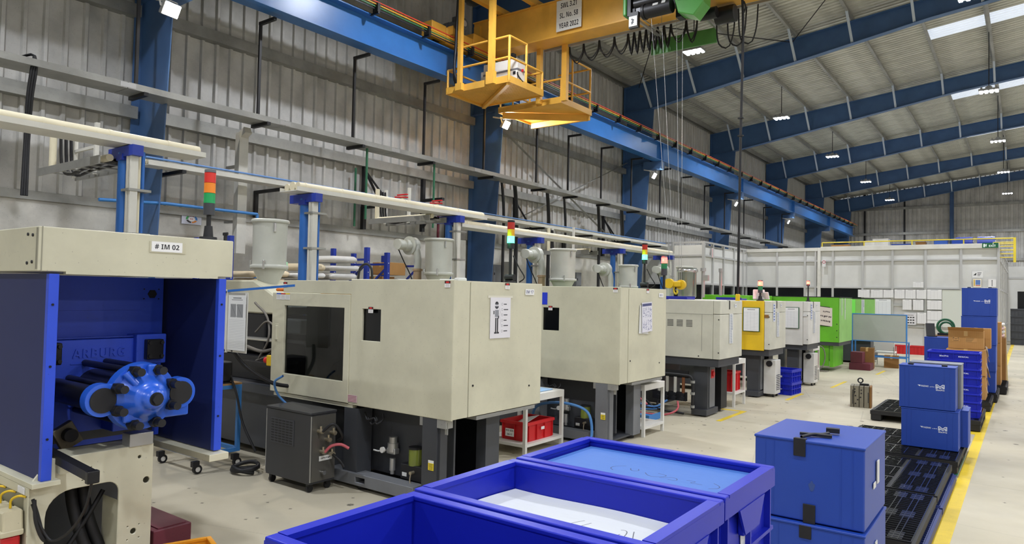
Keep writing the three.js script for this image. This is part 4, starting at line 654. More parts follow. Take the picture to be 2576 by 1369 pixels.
// steel hopper with loader pipework behind
{
  const t = thing('steel_hopper', 'tall stainless hopper with clamps behind the red lit signal light', 'hopper', [-5.0, 0, -12.15]);
  obj('drum', lathe([[0, 2.18], [.17, 2.18], [.175, 2.14], [.165, 2.12], [.165, 1.66], [.12, 1.615]], 0, 0, 0, 26), mat(0x9a9f94, .25, .8), t); obj('rim', lathe([[.165, 2.16], [.19, 2.15], [.19, 2.11], [.165, 2.1]], 0, 0, 0, 26), M.chrome, t);
  for (const a of [0, 1.6, 3.2, 4.6]) obj('clamp', B(.03, .06, .03, .18 * Math.cos(a), 2.13, .18 * Math.sin(a), .006), M.chrome, t);
  obj('loader_pipe', [C(.03, .03, .5, .3, 1.9, 0, 'y', 12), C(.05, .05, .06, .3, 2.15, 0), B(.08, .1, .08, .36, 2.0, 0), C(.025, .025, .42, .62, 1.9, 0), C(.035, .035, .06, .62, 2.14, 0)], M.alu, t);
}
// green machine and the pale green one behind it
{
  const t = thing('injection_moulding_machine', 'bright green moulding machine with a tilted notice on its front', 'machine', [-3.45, 0, -17.3]);
  obj('cover', [BB(-2.6, .68, 0, -.02, 1.71, -1.38, .008)], M.green, t); obj('end_panel', [BB(-.018, .68, 0, 0, 1.69, -1.38, .004)], M.paleGreen, t);
  obj('top_edge', BB(-2.6, 1.71, .005, 0, 1.725, -1.39), M.black, t);
  obj('frame', [BB(-2.6, .6, -.02, -.02, .68, -1.36)], M.darkGrey, t); obj('base_panel', [BB(-.75, .12, -.1, -.25, .6, -.14), BB(-.24, .1, -.12, -.16, .6, -1.2)], M.green, t); obj('pillar', BB(-1.4, .05, -.15, -.8, .62, -.6), M.darkGrey, t);
  const sb = obj('socket_panel', [BB(-.95, .2, -.04, -.55, .55, -.1, .01)], M.midGrey, t); for (const [x, y] of [[-.85, .42], [-.7, .42], [-.85, .28], [-.68, .28]]) obj('socket', C(.04, .04, .04, x, y, -.02, 'z', 16), y < .3 ? M.red : M.darkGrey, sb);
  obj('loose_cables', [tube([[-.8, .2, 0], [-.7, .06, .1], [-.4, .05, .12], [-.3, .3, .05], [-.35, .55, .05], [-.5, .6, 0]], .014, 30, 6), tube([[-.65, .2, 0], [-.6, .04, .12], [-.2, .03, .15], [-.5, .03, .2]], .012, 30, 6)], M.hoseGrey, t);
  sticker(t, 'notice', .34, .42, P.marks, -.3, 1.27, .03, .25, .01, -.12);
  obj('notice_frame', tr(B(.37, .45, .006), -.3, 1.27, .02, .25, 0, -.12), M.black, t);
  sticker(t, 'marker_strip', .06, .5, P.vtext, .004, 1.45, -.55, PI / 2); sticker(t, 'marker_strip', .05, .4, P.vtext, .004, 1.5, -.2, PI / 2);
  obj('bolt', [.8, .95, 1.1].map(y => C(.012, .012, .01, -.06, y, .002, 'z', 8)), M.black, t);
  const t2 = thing('injection_moulding_machine', 'pale green moulding machine behind the grey display board, bright lime panel', 'machine', [-3.2, 0, -20.2]);
  obj('cover', BB(-2.2, .7, 0, 0, 1.7, -1.3, .008), M.paleGreen, t2); obj('lime_panel', BB(-.82, 1.28, .01, -.45, 1.68, 0, .004), M.skyGreen, t2); obj('base', [BB(-2.2, .05, -.1, -.1, .7, -1.2)], M.darkGrey, t2);
  sticker(t2, 'marker_strip', .07, .36, P.vtext, -.27, 1.5, .005); sticker(t2, 'sheet', .36, .4, P.doc, .2, 1.5, .01); obj('top_edge', BB(-2.2, 1.7, .01, 0, 1.72, -1.3), M.black, t2);
}
// far equipment glimpsed above the covers: green injection units, dark blocks, signal lamp
for (const [x, z, w, h, lb] of [[-5.6, -15.9, .9, 1.72, 'green machine cover seen above the vented white machine'], [-5.2, -16.96, .5, 1.72, 'green machine cover beside the stainless hopper']]) { const g = thing('machine_cover', lb, 'machine cover', [x, 0, z]); obj('cover', BB(-w / 2, .8, -.3, w / 2, h, .3, .01), M.green, g); obj('stand', BB(-w / 2 + .05, 0, -.25, w / 2 - .05, .8, .25), M.darkGrey, g); }
// ---------------------------------------------------------------- blue machine IM 02, nearest on the left
const font = await new FontLoader().loadAsync('fonts/droid/droid_sans_bold.typeface.json');
const lx = g => { g.rotateZ(-PI / 2); return g; };          // lathe axis y -> x
function hexNut(x, y, z, r, h) { return C(r, r, h, x, y, z, 'x', 6); }
{
  const t = thing('injection_moulding_machine', 'blue moulding machine with cream top cover marked IM 02, nearest on the left', 'machine', [-3.8, 0, 0]);
  const zN = -1.40, zF = -2.26, yc = 1.07, zc = -1.815;
  obj('top_cover', [BB(-1.6, 1.71, -1.325, 0, 1.927, -2.345, .006), BB(-.03, 1.7, -1.45, .002, 1.715, -2.25)], M.beige, t);
  obj('cover_seam', [BB(-.02, 1.72, -1.3235, .0, 1.92, -1.326), BB(.0, 1.71, -1.345, .0015, 1.927, -1.34)], mat(0x8f8c7a, .5), t);
  obj('cover_screw', [[-.12, 1.89], [-.12, 1.75], [-.06, 1.885], [-.06, 1.755]].map(([x, y]) => C(.008, .008, .006, x, y, -1.323, 'z', 12)), M.black, t);
  sticker(t, 'machine_number', .17, .055, P.im02, .003, 1.865, -1.945, PI / 2);
  sticker(t, 'tape_patch', .2, .06, mat(0xc4bfa4, .3), .0022, 1.862, -1.95, PI / 2, .002);
  obj('side_panel', [BB(-1.4, .70, zN + .02, -.02, 1.7, zN)], M.imNavy, t); obj('side_panel', [BB(-1.4, .70, zF, -.02, 1.7, zF - .02)], M.imNavy, t);
  for (const z of [zN + .022, zF + .0]) { const po = obj('corner_post', BB(-.035, .70, z, .0, 1.7, z - .046, .003), M.imBlue, t); obj('bolt', [.9, 1.25, 1.55].map(y => C(.006, .006, .006, .001, y, z - .02, 'x', 8)), M.blackM, po); }
  obj('platen', [BB(-.8, .72, -1.42, -.6, 1.7, -2.24)], M.imBlue, t);
  obj('platen_plate', [BB(-.6, .95, -1.44, -.585, 1.5, -2.06), BB(-.6, 1.5, -1.44, -.592, 1.7, -2.1)], M.imBlue, t);
  obj('hex_hole', [C(.028, .028, .006, -.598, 1.6, -2.17, 'x', 6), ...[0, 1, 2, 3].map(i => C(.004, .004, .006, -.598, 1.57 + .06 * (i % 2), -2.12 - .09 * (i >> 1), 'x', 6))], M.black, t);
  // toggle crosshead with raised maker's name
  const cr = obj('crosshead', [BB(-.62, 1.08, -1.58, -.5, 1.34, -2.07, .008), BB(-.62, 1.18, -2.02, -.46, 1.36, -2.2, .008), BB(-.62, .8, -1.9, -.46, .92, -2.2, .008)], M.imBlue, t);
  const tg = new TextGeometry('ARBURG', { font, size: .052, depth: .006, curveSegments: 4 }); tg.rotateY(PI / 2); tg.translate(-.5, 1.235, -1.69); obj('raised_lettering', tg, M.imBlue, cr);
  obj('raised_line', [BB(-.5, 1.2, -1.68, -.495, 1.206, -1.97), BB(-.53, 1.345, -1.6, -.5, 1.352, -2.05)], M.imBlue, cr);
  for (const [z, w] of [[-2.115, .1], [-1.56, .1]]) { const bk = obj('guide_block', BB(-.52, 1.21, z + w / 2, -.42, 1.33, z - w / 2, .006), M.blackM, t); obj('bolt', [[.035, .04], [-.035, .04], [.035, -.04], [-.035, -.04]].map(([a, b]) => C(.011, .011, .014, -.415, 1.27 + b, z + a, 'x', 10)), M.black, bk); }
  // hydraulic cylinder: rods, end plate with lobes, hub
  for (let k = 0; k < 8; k++) { const a = k / 8 * 2 * PI + .39, y = yc + .148 * Math.sin(a), z = zc + .148 * Math.cos(a); obj('tie_rod', rod([-.6, y, z], [.06, y, z], .019, 12), M.blackM, t); const nt = obj('nut', [hexNut(.085, y, z, .029, .05), C(.021, .021, .06, .13, y, z, 'x', 14)], M.black, t); }
  for (const s of [1, -1]) obj('guide_cylinder', [C(.062, .062, .66, -.28, yc + .0, zc + s * .2, 'x', 26)], M.blackM, t);
  obj('cylinder_body', C(.1, .1, .62, -.3, yc, zc, 'x', 28), M.blackM, t);
  const ep = obj('end_plate', [C(.172, .178, .05, .04, yc, zc, 'x', 40), ...[1, -1].map(s => C(.083, .085, .055, .04, yc, zc + s * .2, 'x', 30)), BB(.015, yc - .08, zc - .2, .065, yc + .08, zc + .2, .01), BB(.015, yc - .13, zc - .26, .05, yc - .05, zc - .1, .01)], M.cylBlue, t);
  for (const s of [1, -1]) obj('guide_plug', C(.063, .063, .012, .068, yc, zc + s * .2, 'x', 26), M.black, ep);
  obj('hub', [lx(lathe([[.145, 0], [.125, .03], [.1, .05], [.088, .085], [.07, .1], [.055, .105], [.052, .14], [.03, .145], [0, .146]], 0, 0, 0, 36)).translate(.06, yc, zc), rod([.08, yc + .13, zc + .1], [.13, yc + .02, zc + .02], .02, 14), B(.03, .1, .05, .085, yc + .12, zc - .03, .012), B(.03, .05, .1, .085, yc - .1, zc + .06, .012)].map(fin), M.cylBlue, ep);
  obj('centre_bolt', [hexNut(.212, yc, zc, .028, .03), C(.035, .035, .01, .205, yc, zc, 'x', 18)], M.black, ep);
  obj('valve_block', tr(B(.04, .13, .11, 0, 0, 0, .004), -.38, .83, -1.63, 0, .5), M.moldSteel, t); obj('valve_port', C(.035, .035, .07, -.35, .84, -1.63, 'x', 18), M.black, t);
  // base frame
  const rc = (x, y, r, a0, a1) => { const o = []; for (let i = 0; i <= 6; i++) { const a = a0 + (a1 - a0) * i / 6; o.push([x + r * Math.cos(a), y + r * Math.sin(a)]); } return o; };
  const fr = tr(ext([[1.345, 0], [1.415, 0], [1.415, .46], ...rc(1.535, .51, .12, PI, PI / 2), ...rc(1.70, .57, .06, PI / 2, 0), [1.76, .5], [1.76, 0], [1.93, 0], [1.93, .79], [1.43, .79], [1.345, .68]], .006, .003, [circ(1.62, .72, .006), circ(1.86, .73, .012), circ(1.58, .66, .006), circ(1.84, .34, .018), circ(1.81, .37, .006), circ(1.87, .37, .006), circ(1.81, .3, .006), circ(1.87, .3, .006), circ(1.38, .36, .012), circ(1.363, .39, .005), circ(1.397, .33, .005), circ(1.9, .6, .02)]), 0, 0, 0, PI / 2);
  obj('base_frame', [tr(fr, -.05, 0, 0), BB(-.25, 0, -1.925, -.05, .79, -1.931), BB(-.25, .785, -1.4, -.045, .791, -1.93), BB(-.1, 0, -1.345, -.04, .66, -1.35), BB(-.2, .0, -1.412, -.05, .46, -1.416), BB(-.22, 0, -1.757, -.05, .52, -1.761)], M.beige, t);
  obj('shim_block', BB(-.12, .79, -1.8, -.03, .86, -1.925, .004), M.alu, t);
  obj('ledge', [BB(-1.4, .675, -1.335, .02, .70, -1.46, .003), BB(-1.4, .635, -1.335, -.02, .675, -1.34)], M.beige, t); obj('ledge', [BB(-.75, .655, -2.2, .06, .695, -2.32, .003)], M.beige, t);
  obj('bed', [BB(-1.5, .1, -1.5, -.6, .7, -2.2), BB(-1.2, .75, -1.45, -.6, .8, -2.2)], M.darkGrey, t);
  obj('socket_panel', [BB(-1.4, .12, -1.345, -.06, .635, -1.355)], mat(0x8a8770, .5, 0, { map: wearTex }), t);
  sticker(t, 'rating_label', .08, .03, P.doc, -.1, .655, -1.332);
  for (let k = 0; k < 5; k++) { const x = -.12 - k * .13; const pc = obj('plug_cover', [tr(ext([[-.05, 0], [.05, 0], [.035, .1], [-.035, .1]], .07, .008), x, .46, -1.33), B(.12, .03, .1, x, .465, -1.29, .008)], mat(0xcfc6a8, .35, 0, { map: wearTex }), t); obj('plug', [B(.1, .1, .08, x, .4, -1.29, .012)], M.red, pc); obj('earth_wire', tube([[x - .01, .57, -1.3], [x, .61, -1.3], [x + .03, .63, -1.32], [x + .05, .625, -1.345]], .006, 16, 6), M.yellow, pc); }
  obj('cable_duct', [bar([-.5, .815, -1.475], [.3, .765, -1.475], .045, .042)], M.black, t); obj('duct_end', [B(.035, .06, .055, .315, .76, -1.475, .006)], M.blackM, t); obj('duct_bracket', BB(-.04, .72, -1.46, .0, .78, -1.5), M.beige, t);
  obj('loop_cable', [tube([[.31, .73, -1.475], [.26, .6, -1.47], [.12, .46, -1.45], [.03, .42, -1.42], [.0, .5, -1.38], [-.01, .6, -1.35]], .007, 40, 6), tube([[0.0, .62, -1.355], [.01, .52, -1.36], [.015, .44, -1.385], [.01, .42, -1.4], [.0, .45, -1.395], [-.01, .54, -1.375], [-.02, .62, -1.355]], .008, 40, 7)], M.rubber, t);
  obj('main_cables', [tube([[-.3, .7, -1.62], [-.25, .5, -1.62], [-.2, .3, -1.66], [-.1, .05, -1.74]], .03, 30, 8), tube([[-.3, .7, -1.68], [-.25, .5, -1.68], [-.2, .28, -1.73], [-.1, .05, -1.82]], .03, 30, 8), tube([[-.2, .45, -1.4], [-.2, .3, -1.45], [-.2, .27, -1.55], [-.2, .4, -1.66], [-.2, .55, -1.75]], .012, 30, 7)], M.rubber, t);
  obj('inner_cabinet', [BB(-1.0, .1, -1.42, -.5, .62, -1.5)], M.midGrey, t);
  stackLight(t, -.1, 1.927, -2.24, .15, .032, .07, [[0x1fa05a, 0], [0xf08a28, 0], [0xd8322a, 0]], false);
  obj('wing_knob', [C(.01, .01, .05, -.05, 1.95, -2.32), B(.05, .02, .012, -.05, 1.97, -2.32, .004)], M.black, t);
}
tag(obj('maroon_box', [BB(-4.95, 0, -2.22, -4.38, .12, -2.47, .008), BB(-4.9, .12, -2.26, -4.4, .126, -2.44)], M.maroon), 'flat maroon wooden box on the floor right of the blue machine leg', 'box');
// ---------------------------------------------------------------- crates
// open crate: L along x, W along z, H high; base at y = 0
function crateGeo(L, W, H, o = {}) {
  const th = .004, rimH = o.rim || .05, rw = o.rimW || .028, g = [];
  g.push(BB(-L / 2 + .02, 0, -W / 2 + .02, L / 2 - .02, .006, W / 2 - .02));
  for (const s of [1, -1]) { g.push(BB(-L / 2 + .02, 0, s * (W / 2 - .02), L / 2 - .02, H - .004, s * (W / 2 - .02 - th)), BB(s * (L / 2 - .02), 0, -W / 2 + .02, s * (L / 2 - .02 - th), H - .004, W / 2 - .02)); }
  const rim = [];
  for (const s of [1, -1]) { rim.push(BB(-L / 2, H - .012, s * W / 2, L / 2, H, s * (W / 2 - rw), .004), BB(s * L / 2, H - .012, -W / 2 + rw, s * (L / 2 - rw), H, W / 2 - rw), BB(-L / 2, H - rimH, s * W / 2, L / 2, H - .008, s * (W / 2 - .005)), BB(s * L / 2, H - rimH, -W / 2 + .005, s * (L / 2 - .005), H - .008, W / 2 - .005), BB(-L / 2 + .005, H - rimH + .001, s * (W / 2 - .005), L / 2 - .005, H - rimH + .007, s * (W / 2 - .022)), BB(s * (L / 2 - .005), H - rimH + .001, -W / 2 + .022, s * (L / 2 - .022), H - rimH + .007, W / 2 - .022)); }
  const ribs = [];
  const nL = o.nL || 4, nW = o.nW || 2;
  for (const s of [1, -1]) {
    for (let i = 0; i <= nL; i++) { const x = -L / 2 + .03 + (L - .06) * i / nL; ribs.push(BB(x - .004, .01, s * (W / 2 - .003), x + .004, H - rimH, s * (W / 2 - .022))); }
    for (let i = 0; i <= nW; i++) { const z = -W / 2 + .03 + (W - .06) * i / nW; ribs.push(BB(s * (L / 2 - .003), .01, z - .004, s * (L / 2 - .022), H - rimH, z + .004)); }
    for (const y of o.bands || []) { ribs.push(BB(-L / 2 + .004, y - .005, s * (W / 2 - .003), L / 2 - .004, y + .005, s * (W / 2 - .022)), BB(s * (L / 2 - .003), y - .005, -W / 2 + .004, s * (L / 2 - .022), y + .005, W / 2 - .004)); }
  }
  return { body: g, rim, ribs };
}
function crate(label, m, L, W, H, pos, turn, o = {}) {
  const t = thing(o.name || 'plastic_crate', label, 'crate', pos, turn, o.group), q = crateGeo(L, W, H, o);
  obj('body', q.body, m, t); obj('rim', q.rim, m, t); obj('side_ribs', q.ribs, m, t);
  if (o.handles) for (const s of [1, -1]) obj('handle', [BB(s * (L / 2 + .001), H - o.rim - .075, -.06, s * (L / 2 - .02), H - o.rim - .015, .06, .006), tr(ext([[-.1, 0], [.1, 0], [.055, -.07], [-.055, -.07]], .006), s * (L / 2 - .004), H - o.rim, 0, s * PI / 2)], m, t);
  return t;
}
crate('amber plastic crate on the floor at the bottom left, tilted to the camera', M.orangeCrate, .55, .36, .28, [-3.42, 0, -1.9], -.32, { rim: .035 });
// ---------------------------------------------------------------- temperature controller on castors
{
  const t = thing('temperature_controller', 'dark grey temperature control unit on castors before the cream machine', 'controller unit', [-4.95, 0, -3.73]);
  obj('cabinet', [BB(-.3, .07, .125, .3, .63, -.125, .006), BB(-.305, .63, .13, .305, .65, -.13, .004)], paint(0x38393d, .45), t);
  const lv = obj('louvre_grille', BB(-.24, .35, .126, .08, .56, .128), mat(0x3c3e43, .5), t);
  for (let i = 0; i < 6; i++) for (let j = 0; j < 9; j++) obj('slot', BB(-.23 + i * .05, .36 + j * .022, .129, -.192 + i * .05, .372 + j * .022, .126), M.black, lv);
  each('edge_strip', [BB(-.304, .09, .128, -.296, .62, .12), BB(.296, .09, .128, .304, .62, .12)], M.alu, t);
  obj('end_panel', BB(.302, .09, .118, .306, .62, -.118), mat(0x6c6a64, .3, .5), t);
  for (const [x, z] of [[-.25, .09], [.25, .09], [-.25, -.09], [.25, -.09]]) { const c = obj('castor', [C(.03, .03, .022, x, .03, z, 'x', 16), B(.035, .04, .04, x, .055, z)], M.black, t); }
  const v = obj('valve_fittings', [[.5, .06], [.42, -.02], [.33, .03], [.3, -.06], [.47, -.07]].flatMap(([y, z]) => [C(.014, .014, .06, .335, y, z, 'x', 10), C(.02, .02, .025, .35, y, z, 'x', 6), C(.01, .01, .04, .34, y + .02, z)]), M.copper, t);
  obj('outlet_cock', [C(.012, .012, .04, .325, .16, .02, 'x', 10), C(.018, .018, .015, .345, .16, .02, 'x', 10)], M.chrome, t);
  obj('hose', [tube([[.36, .5, .06], [.42, .56, .0], [.44, .45, -.08], [.36, .4, -.1]], .012, 26, 7), tube([[.36, .3, -.05], [.42, .25, -.08], [.45, .2, -.1]], .012)], M.rubber, t); obj('red_hose', [tube([[.36, .33, .03], [.4, .38, .0], [.45, .39, -.06], [.5, .36, -.1]], .012, 24, 7)], M.hoseRed, t); obj('blue_hose', tube([[-.28, .6, -.1], [-.33, .72, .0], [-.3, .84, .06], [-.2, .9, .05]], .01, 24, 7), M.hoseBlue, t);
  sticker(t, 'name_plate', .13, .04, P.unitPlate, .308, .27, -.02, PI / 2);
}
// hoses on the floor by the unit
{ const t = thing('hose_coil', 'coil of black hose on the floor left of the temperature control unit', 'hose', [-5.62, 0, -3.65]); const p = []; for (let i = 0; i <= 40; i++) { const a = i / 40 * 4.6 * PI; p.push([.13 * Math.cos(a), .02 + .05 * (i / 40) + .02 * Math.sin(a * 1.3), .1 * Math.sin(a)]); } obj('hose', tube(p, .018, 160, 8), M.rubber, t); obj('grey_hose', [tube([[.12, .03, -.2], [.2, .2, -.2], [.25, .45, -.2], [.3, .6, -.22]], .035, 30, 10), tube([[-.05, .04, -.3], [.1, .06, -.22], [.25, .22, -.18], [.3, .25, -.2]], .032, 30, 10)], M.hoseGrey, t); }
// blue trolley with a desktop unit
{
  const t = thing('trolley', 'light blue steel trolley on castors behind the blue machine', 'trolley', [-6.2, 0, -3.55]);
  const w = .32, d = .21; for (const y of [.14, .72]) obj('frame_ring', [BB(-w, y, d, w, y + .035, d - .035), BB(-w, y, -d, w, y + .035, -d + .035), BB(-w, y, -d, -w + .035, y + .035, d), BB(w - .035, y, -d, w, y + .035, d)], M.lightBlueSteel, t);
  for (const [x, z] of [[-w + .018, d - .018], [w - .018, d - .018], [-w + .018, -d + .018], [w - .018, -d + .018]]) { obj('upright', B(.035, .6, .035, x, .44, z), M.lightBlueSteel, t); const c = obj('castor', [C(.04, .04, .028, x, .04, z, 'x', 18), B(.045, .05, .06, x, .09, z + .02)], M.black, t); obj('castor_rim', C(.022, .022, .03, x, .04, z, 'x', 14), M.white, c); }
  obj('deck', BB(-w, .755, -d, w, .772, d), M.wood, t);
  const u = thing('control_box', 'small black desktop control box on the light blue trolley', 'control box', [-6.02, .772, -3.55]);
  obj('case', [BB(-.13, .012, -.12, .13, .2, .14, .02), BB(-.13, .0, -.12, .13, .012, .14)], M.black, u); obj('front_panel', [BB(-.11, .03, .141, .11, .17, .145, .004)], mat(0x3a3d44, .4), u); obj('control_knob', [C(.012, .012, .02, .04, .07, .15, 'z', 12), C(.012, .012, .02, .08, .07, .15, 'z', 12)], M.alu, u);
  obj('display', [BB(-.08, .09, .146, .0, .15, .148)], mat(0x7fa0c0, .2), u); obj('cable', tube([[.1, .1, -.1], [.2, -.1, -.12], [.26, -.35, -.15], [.4, -.6, -.2]], .012, 26, 6), M.rubber, u);
}
{
  const t = thing('document_board', 'white framed document board hanging by a blue strap left of the hopper', 'notice board', [-5.62, 1.35, -3.5]);
  obj('frame', [BB(-.18, -.28, 0, -.12, .28, -.02, .004), BB(-.16, -.27, -.01, .17, .26, -.02)], M.whitePipe, t); obj('sheet_clip', BB(-.1, .24, .006, .16, .255, 0), M.alu, t);
  sticker(t, 'printed_sheet', .27, .5, P.docPhoto, .035, 0, .002); obj('corner_bolt', [C(.012, .012, .01, -.15, .26, .003, 'z', 10), C(.012, .012, .01, -.15, -.26, .003, 'z', 10)], M.black, t);
  obj('strap', bar([-.12, .27, .0], [.5, .33, -.25], .012, .02), M.postBlue, t); obj('arm', tube([[-.05, -.25, -.02], [.05, -.4, -.1], [.15, -.55, -.3], [.2, -.6, -.5]], .018, 20, 8), M.black, t);
}
// ---------------------------------------------------------------- stands with bins between the machines
function stand(label, X, Z, w, d, h, shelfY, m = M.white) {   // X right edge, Z front edge
  const t = thing('work_stand', label, 'stand', [X, 0, Z]);
  for (const [x, z] of [[-.018, -.018], [-w + .018, -.018], [-.018, -d + .018], [-w + .018, -d + .018]]) obj('leg', B(.035, h, .035, x, h / 2, z), m, t);
  obj('top', [BB(-w, h, 0, 0, h + .012, -d), BB(-w, h - .06, 0, 0, h, -.02), BB(-.02, h - .06, 0, 0, h, -d), BB(-w, h - .06, -d, 0, h, -d + .02)], m, t);
  obj('shelf', [BB(-w, shelfY - .03, 0, 0, shelfY, -d)], m, t); return t;
}
stand('chipped white steel stand beside machine IM 17, red bin on its shelf', -4.08, -5.8, .6, .72, .6, .12);
const rb = crate('red plastic bin labelled RED BIN on the stand shelf', M.red, .36, .5, .2, [-4.3, .12, -6.15], 0, { rim: .03, nL: 2, nW: 3 }); sticker(rb, 'bin_label', .11, .08, P.redbin, -.05, .08, .253); sticker(rb, 'bin_label', .06, .03, P.doc, .182, .12, -.02, PI / 2); obj('sheet_in_bin', tr(B(.2, .003, .3), -.03, .17, .02, 0, .2, .25), M.paper, rb);
tag(obj('film_sheet', [B(.4, .012, .5, -4.35, .62, -6.15, .004)], mat(0x9cc4ea, .3)), 'light blue film lying on the chipped white stand', 'sheet');
stand('white steel stand with a single visible leg right of the second cream machine', -3.6, -7.52, .5, .56, .6, .12);
tag(obj('drip_tray', [BB(-4.6, .0, -8.5, -4.0, .02, -8.95), BB(-4.6, .02, -8.5, -4.0, .08, -8.52), BB(-4.0, .02, -8.5, -4.02, .08, -8.95)], M.lightBlueSteel), 'low light blue tray on the floor by the hoses', 'tray');
stand('white stand with a red bin beside the vented machine', -3.55, -10.5, .5, .5, .7, .22);
crate('red bin on the white stand behind the vented machine', M.red, .4, .36, .3, [-3.8, .22, -10.75], 0, { rim: .03 });
stand('white stand carrying an amber bin by the plain white machine', -3.45, -14.85, .55, .55, .68, .25);
crate('amber bin on the white stand by the plain white machine', M.orangeCrate, .4, .45, .22, [-3.72, .25, -15.12], 0, { rim: .03 });
for (const k of [0, 1]) { const c = crate(k ? 'upper royal blue crate of the pair on the floor by the machines' : 'lower royal blue crate of the pair on the floor by the machines', M.crateBlue, .4, .5, .215, [-3.42, k * .2165, -12.75], -.08, { rim: .045, nL: 3, nW: 4, bands: [.1], name: 'plastic_crate', group: 'blue crates on the floor by the machines' }); sticker(c, k ? 'crate_tag' : 'crate_logo', .07, k ? .03 : .012, k ? M.bag : M.paper, 0, .1, .252); }
// grey auxiliary units between the small machines
for (const [x, z, lb] of [[-3.49, -12.2, 'grey chiller unit with a black dial beside the yellow panel machine'], [-3.38, -14.35, 'grey unit with a round gauge under the plain white machine']]) { const t = thing('auxiliary_unit', lb, 'unit', [x, 0, z]); obj('case', BB(-.1, .05, -.15, .1, .62, .15, .01), M.white, t); obj('slots', Array.from({ length: 9 }, (_, i) => BB(.1, .12 + i * .03, -.1, .103, .132 + i * .03, .1)), M.darkGrey, t); obj('dial', [C(.05, .05, .03, 0, .56, .16, 'z', 20)], M.black, t); obj('castor', [C(.025, .025, .03, .05, .025, .1, 'x', 12), C(.025, .025, .03, .05, .025, -.1, 'x', 12)], M.black, t); }
// ---------------------------------------------------------------- storage racks by the wall
function rack(label, X, z0, z1, levels, H) {
  const t = thing('storage_rack', label, 'rack', [X, 0, 0]);
  for (const z of [z0, z1]) for (const x of [0, -.85]) { obj('upright', [BB(x - .04, 0, z - .03, x + .04, H, z + .03)], M.rackBlue, t); obj('upright_holes', Array.from({ length: 12 }, (_, i) => C(.009, .009, .004, x + .041, .25 + i * .17, z, 'x', 8)), M.paper, t); }
  for (const z of [z0, z1]) obj('diagonal', [bar([0, H - .2, z], [-.85, H - .2, z], .035), bar([0, H - .25, z], [-.85, H - .9, z], .03), bar([0, 1.0, z], [-.85, .4, z], .03)], M.rackBlue, t);
  for (const y of levels) { for (const x of [0, -.85]) obj('beam', BB(x - .025, y - .1, z0, x + .025, y, z1), M.orangeCrate, t); obj('deck', BB(-.85, y, z0, 0, y + .015, z1), M.galv, t); }
}
rack('blue pallet rack holding sacks behind the blue gantry post', -8.75, -5.35, -7.8, [.5, 1.66], 2.36);
rack('narrow blue rack with cartons right of the sack rack', -8.75, -8.25, -8.97, [.5, 1.62], 2.3);
function sackGeo(w, h, d) { const g = new RoundedBoxGeometry(w, h, d, 5, Math.min(h * .48, .09)); const p = g.attributes.position; for (let i = 0; i < p.count; i++) { const x = p.getX(i), y = p.getY(i), z = p.getZ(i); p.setY(i, y * (1 - .5 * Math.pow(Math.abs(z) / (d / 2), 3)) + .012 * Math.sin(x * 23 + z * 17)); } g.computeVertexNormals(); return fin(g); }
const sg1 = sackGeo(.7, .12, .62), sg2 = sackGeo(.7, .14, .55);
[[-6.05, 1.74, M.bagTan, 'tan sack at the bottom left of the rack'], [-6.06, 1.86, M.bagTan, 'tan sack on the lower left pile, second up'], [-6.72, 1.74, M.bagTan, 'tan printed sack, bottom of the middle pile'], [-6.7, 1.86, M.bag, 'pale sack, second of the middle pile'], [-6.73, 1.99, M.bagTan, 'tan sack with printed lettering on top of the middle pile'], [-7.38, 1.74, M.bag, 'white sack, bottom of the right hand pile'], [-7.37, 1.87, M.bag, 'white sack, second of the right hand pile'], [-7.39, 2.0, M.bag, 'grey white sack, third of the right hand pile'], [-7.37, 2.14, M.bag, 'grey white sack on top of the right hand pile']].forEach(([z, y, m, lb], i) => { const s = obj('sack', (i % 2 ? sg1 : sg2).clone(), m); s.position.set(-9.12, y, z); s.rotation.y = rr(-.12, .12); tag(s, lb, 'sack', 'sacks on the blue rack'); });
{ const s = sticker(scene, 'sack_print', .3, .06, textMat(['SUPOL'], { w: 200, h: 48, size: 40, bg: '#d6c6a8', fg: '#5a5048' }), -8.756, 1.885, -6.35, PI / 2); s.name = 'sack_print'; scene.remove(s); const sk = scene.children.find(o => o.userData.label && o.userData.label.includes('printed lettering')); s.position.set(.358, .0, 0); sk.add(s); }
function carton(label, w, h, d, x, y, z, turn = 0, m = M.card, o = {}) {
  const t = thing('carton', label, 'carton', [x, y, z], turn, o.group); obj('box', BB(-w / 2, 0, -d / 2, w / 2, h, d / 2, .004), m, t); obj('tape', [BB(-.025, h, -d / 2, .025, h + .0015, d / 2), BB(-.025, h - .08, d / 2, .025, h, d / 2 + .0015)], mat(0xc9a56a, .35), t);
  if (o.flap) obj('flap', [tr(BB(-w / 2, 0, 0, w / 2, .002, .12), 0, h, d / 2, 0, -.5)], m, t); return t;
}
carton('brown carton on top of the narrow rack', .4, .22, .42, -9.15, 1.93, -8.68); carton('small brown carton standing under the top one in the narrow rack', .35, .26, .3, -9.15, 1.64, -8.5, 0, M.cardDark);
tag(obj('paper_stack', Array.from({ length: 9 }, (_, i) => B(.3, .022, .22, -9.1, 1.65 + i * .026, -8.8, .003, (i % 3) * .05)), M.paper), 'stack of papers in the narrow rack beside the cartons', 'papers');
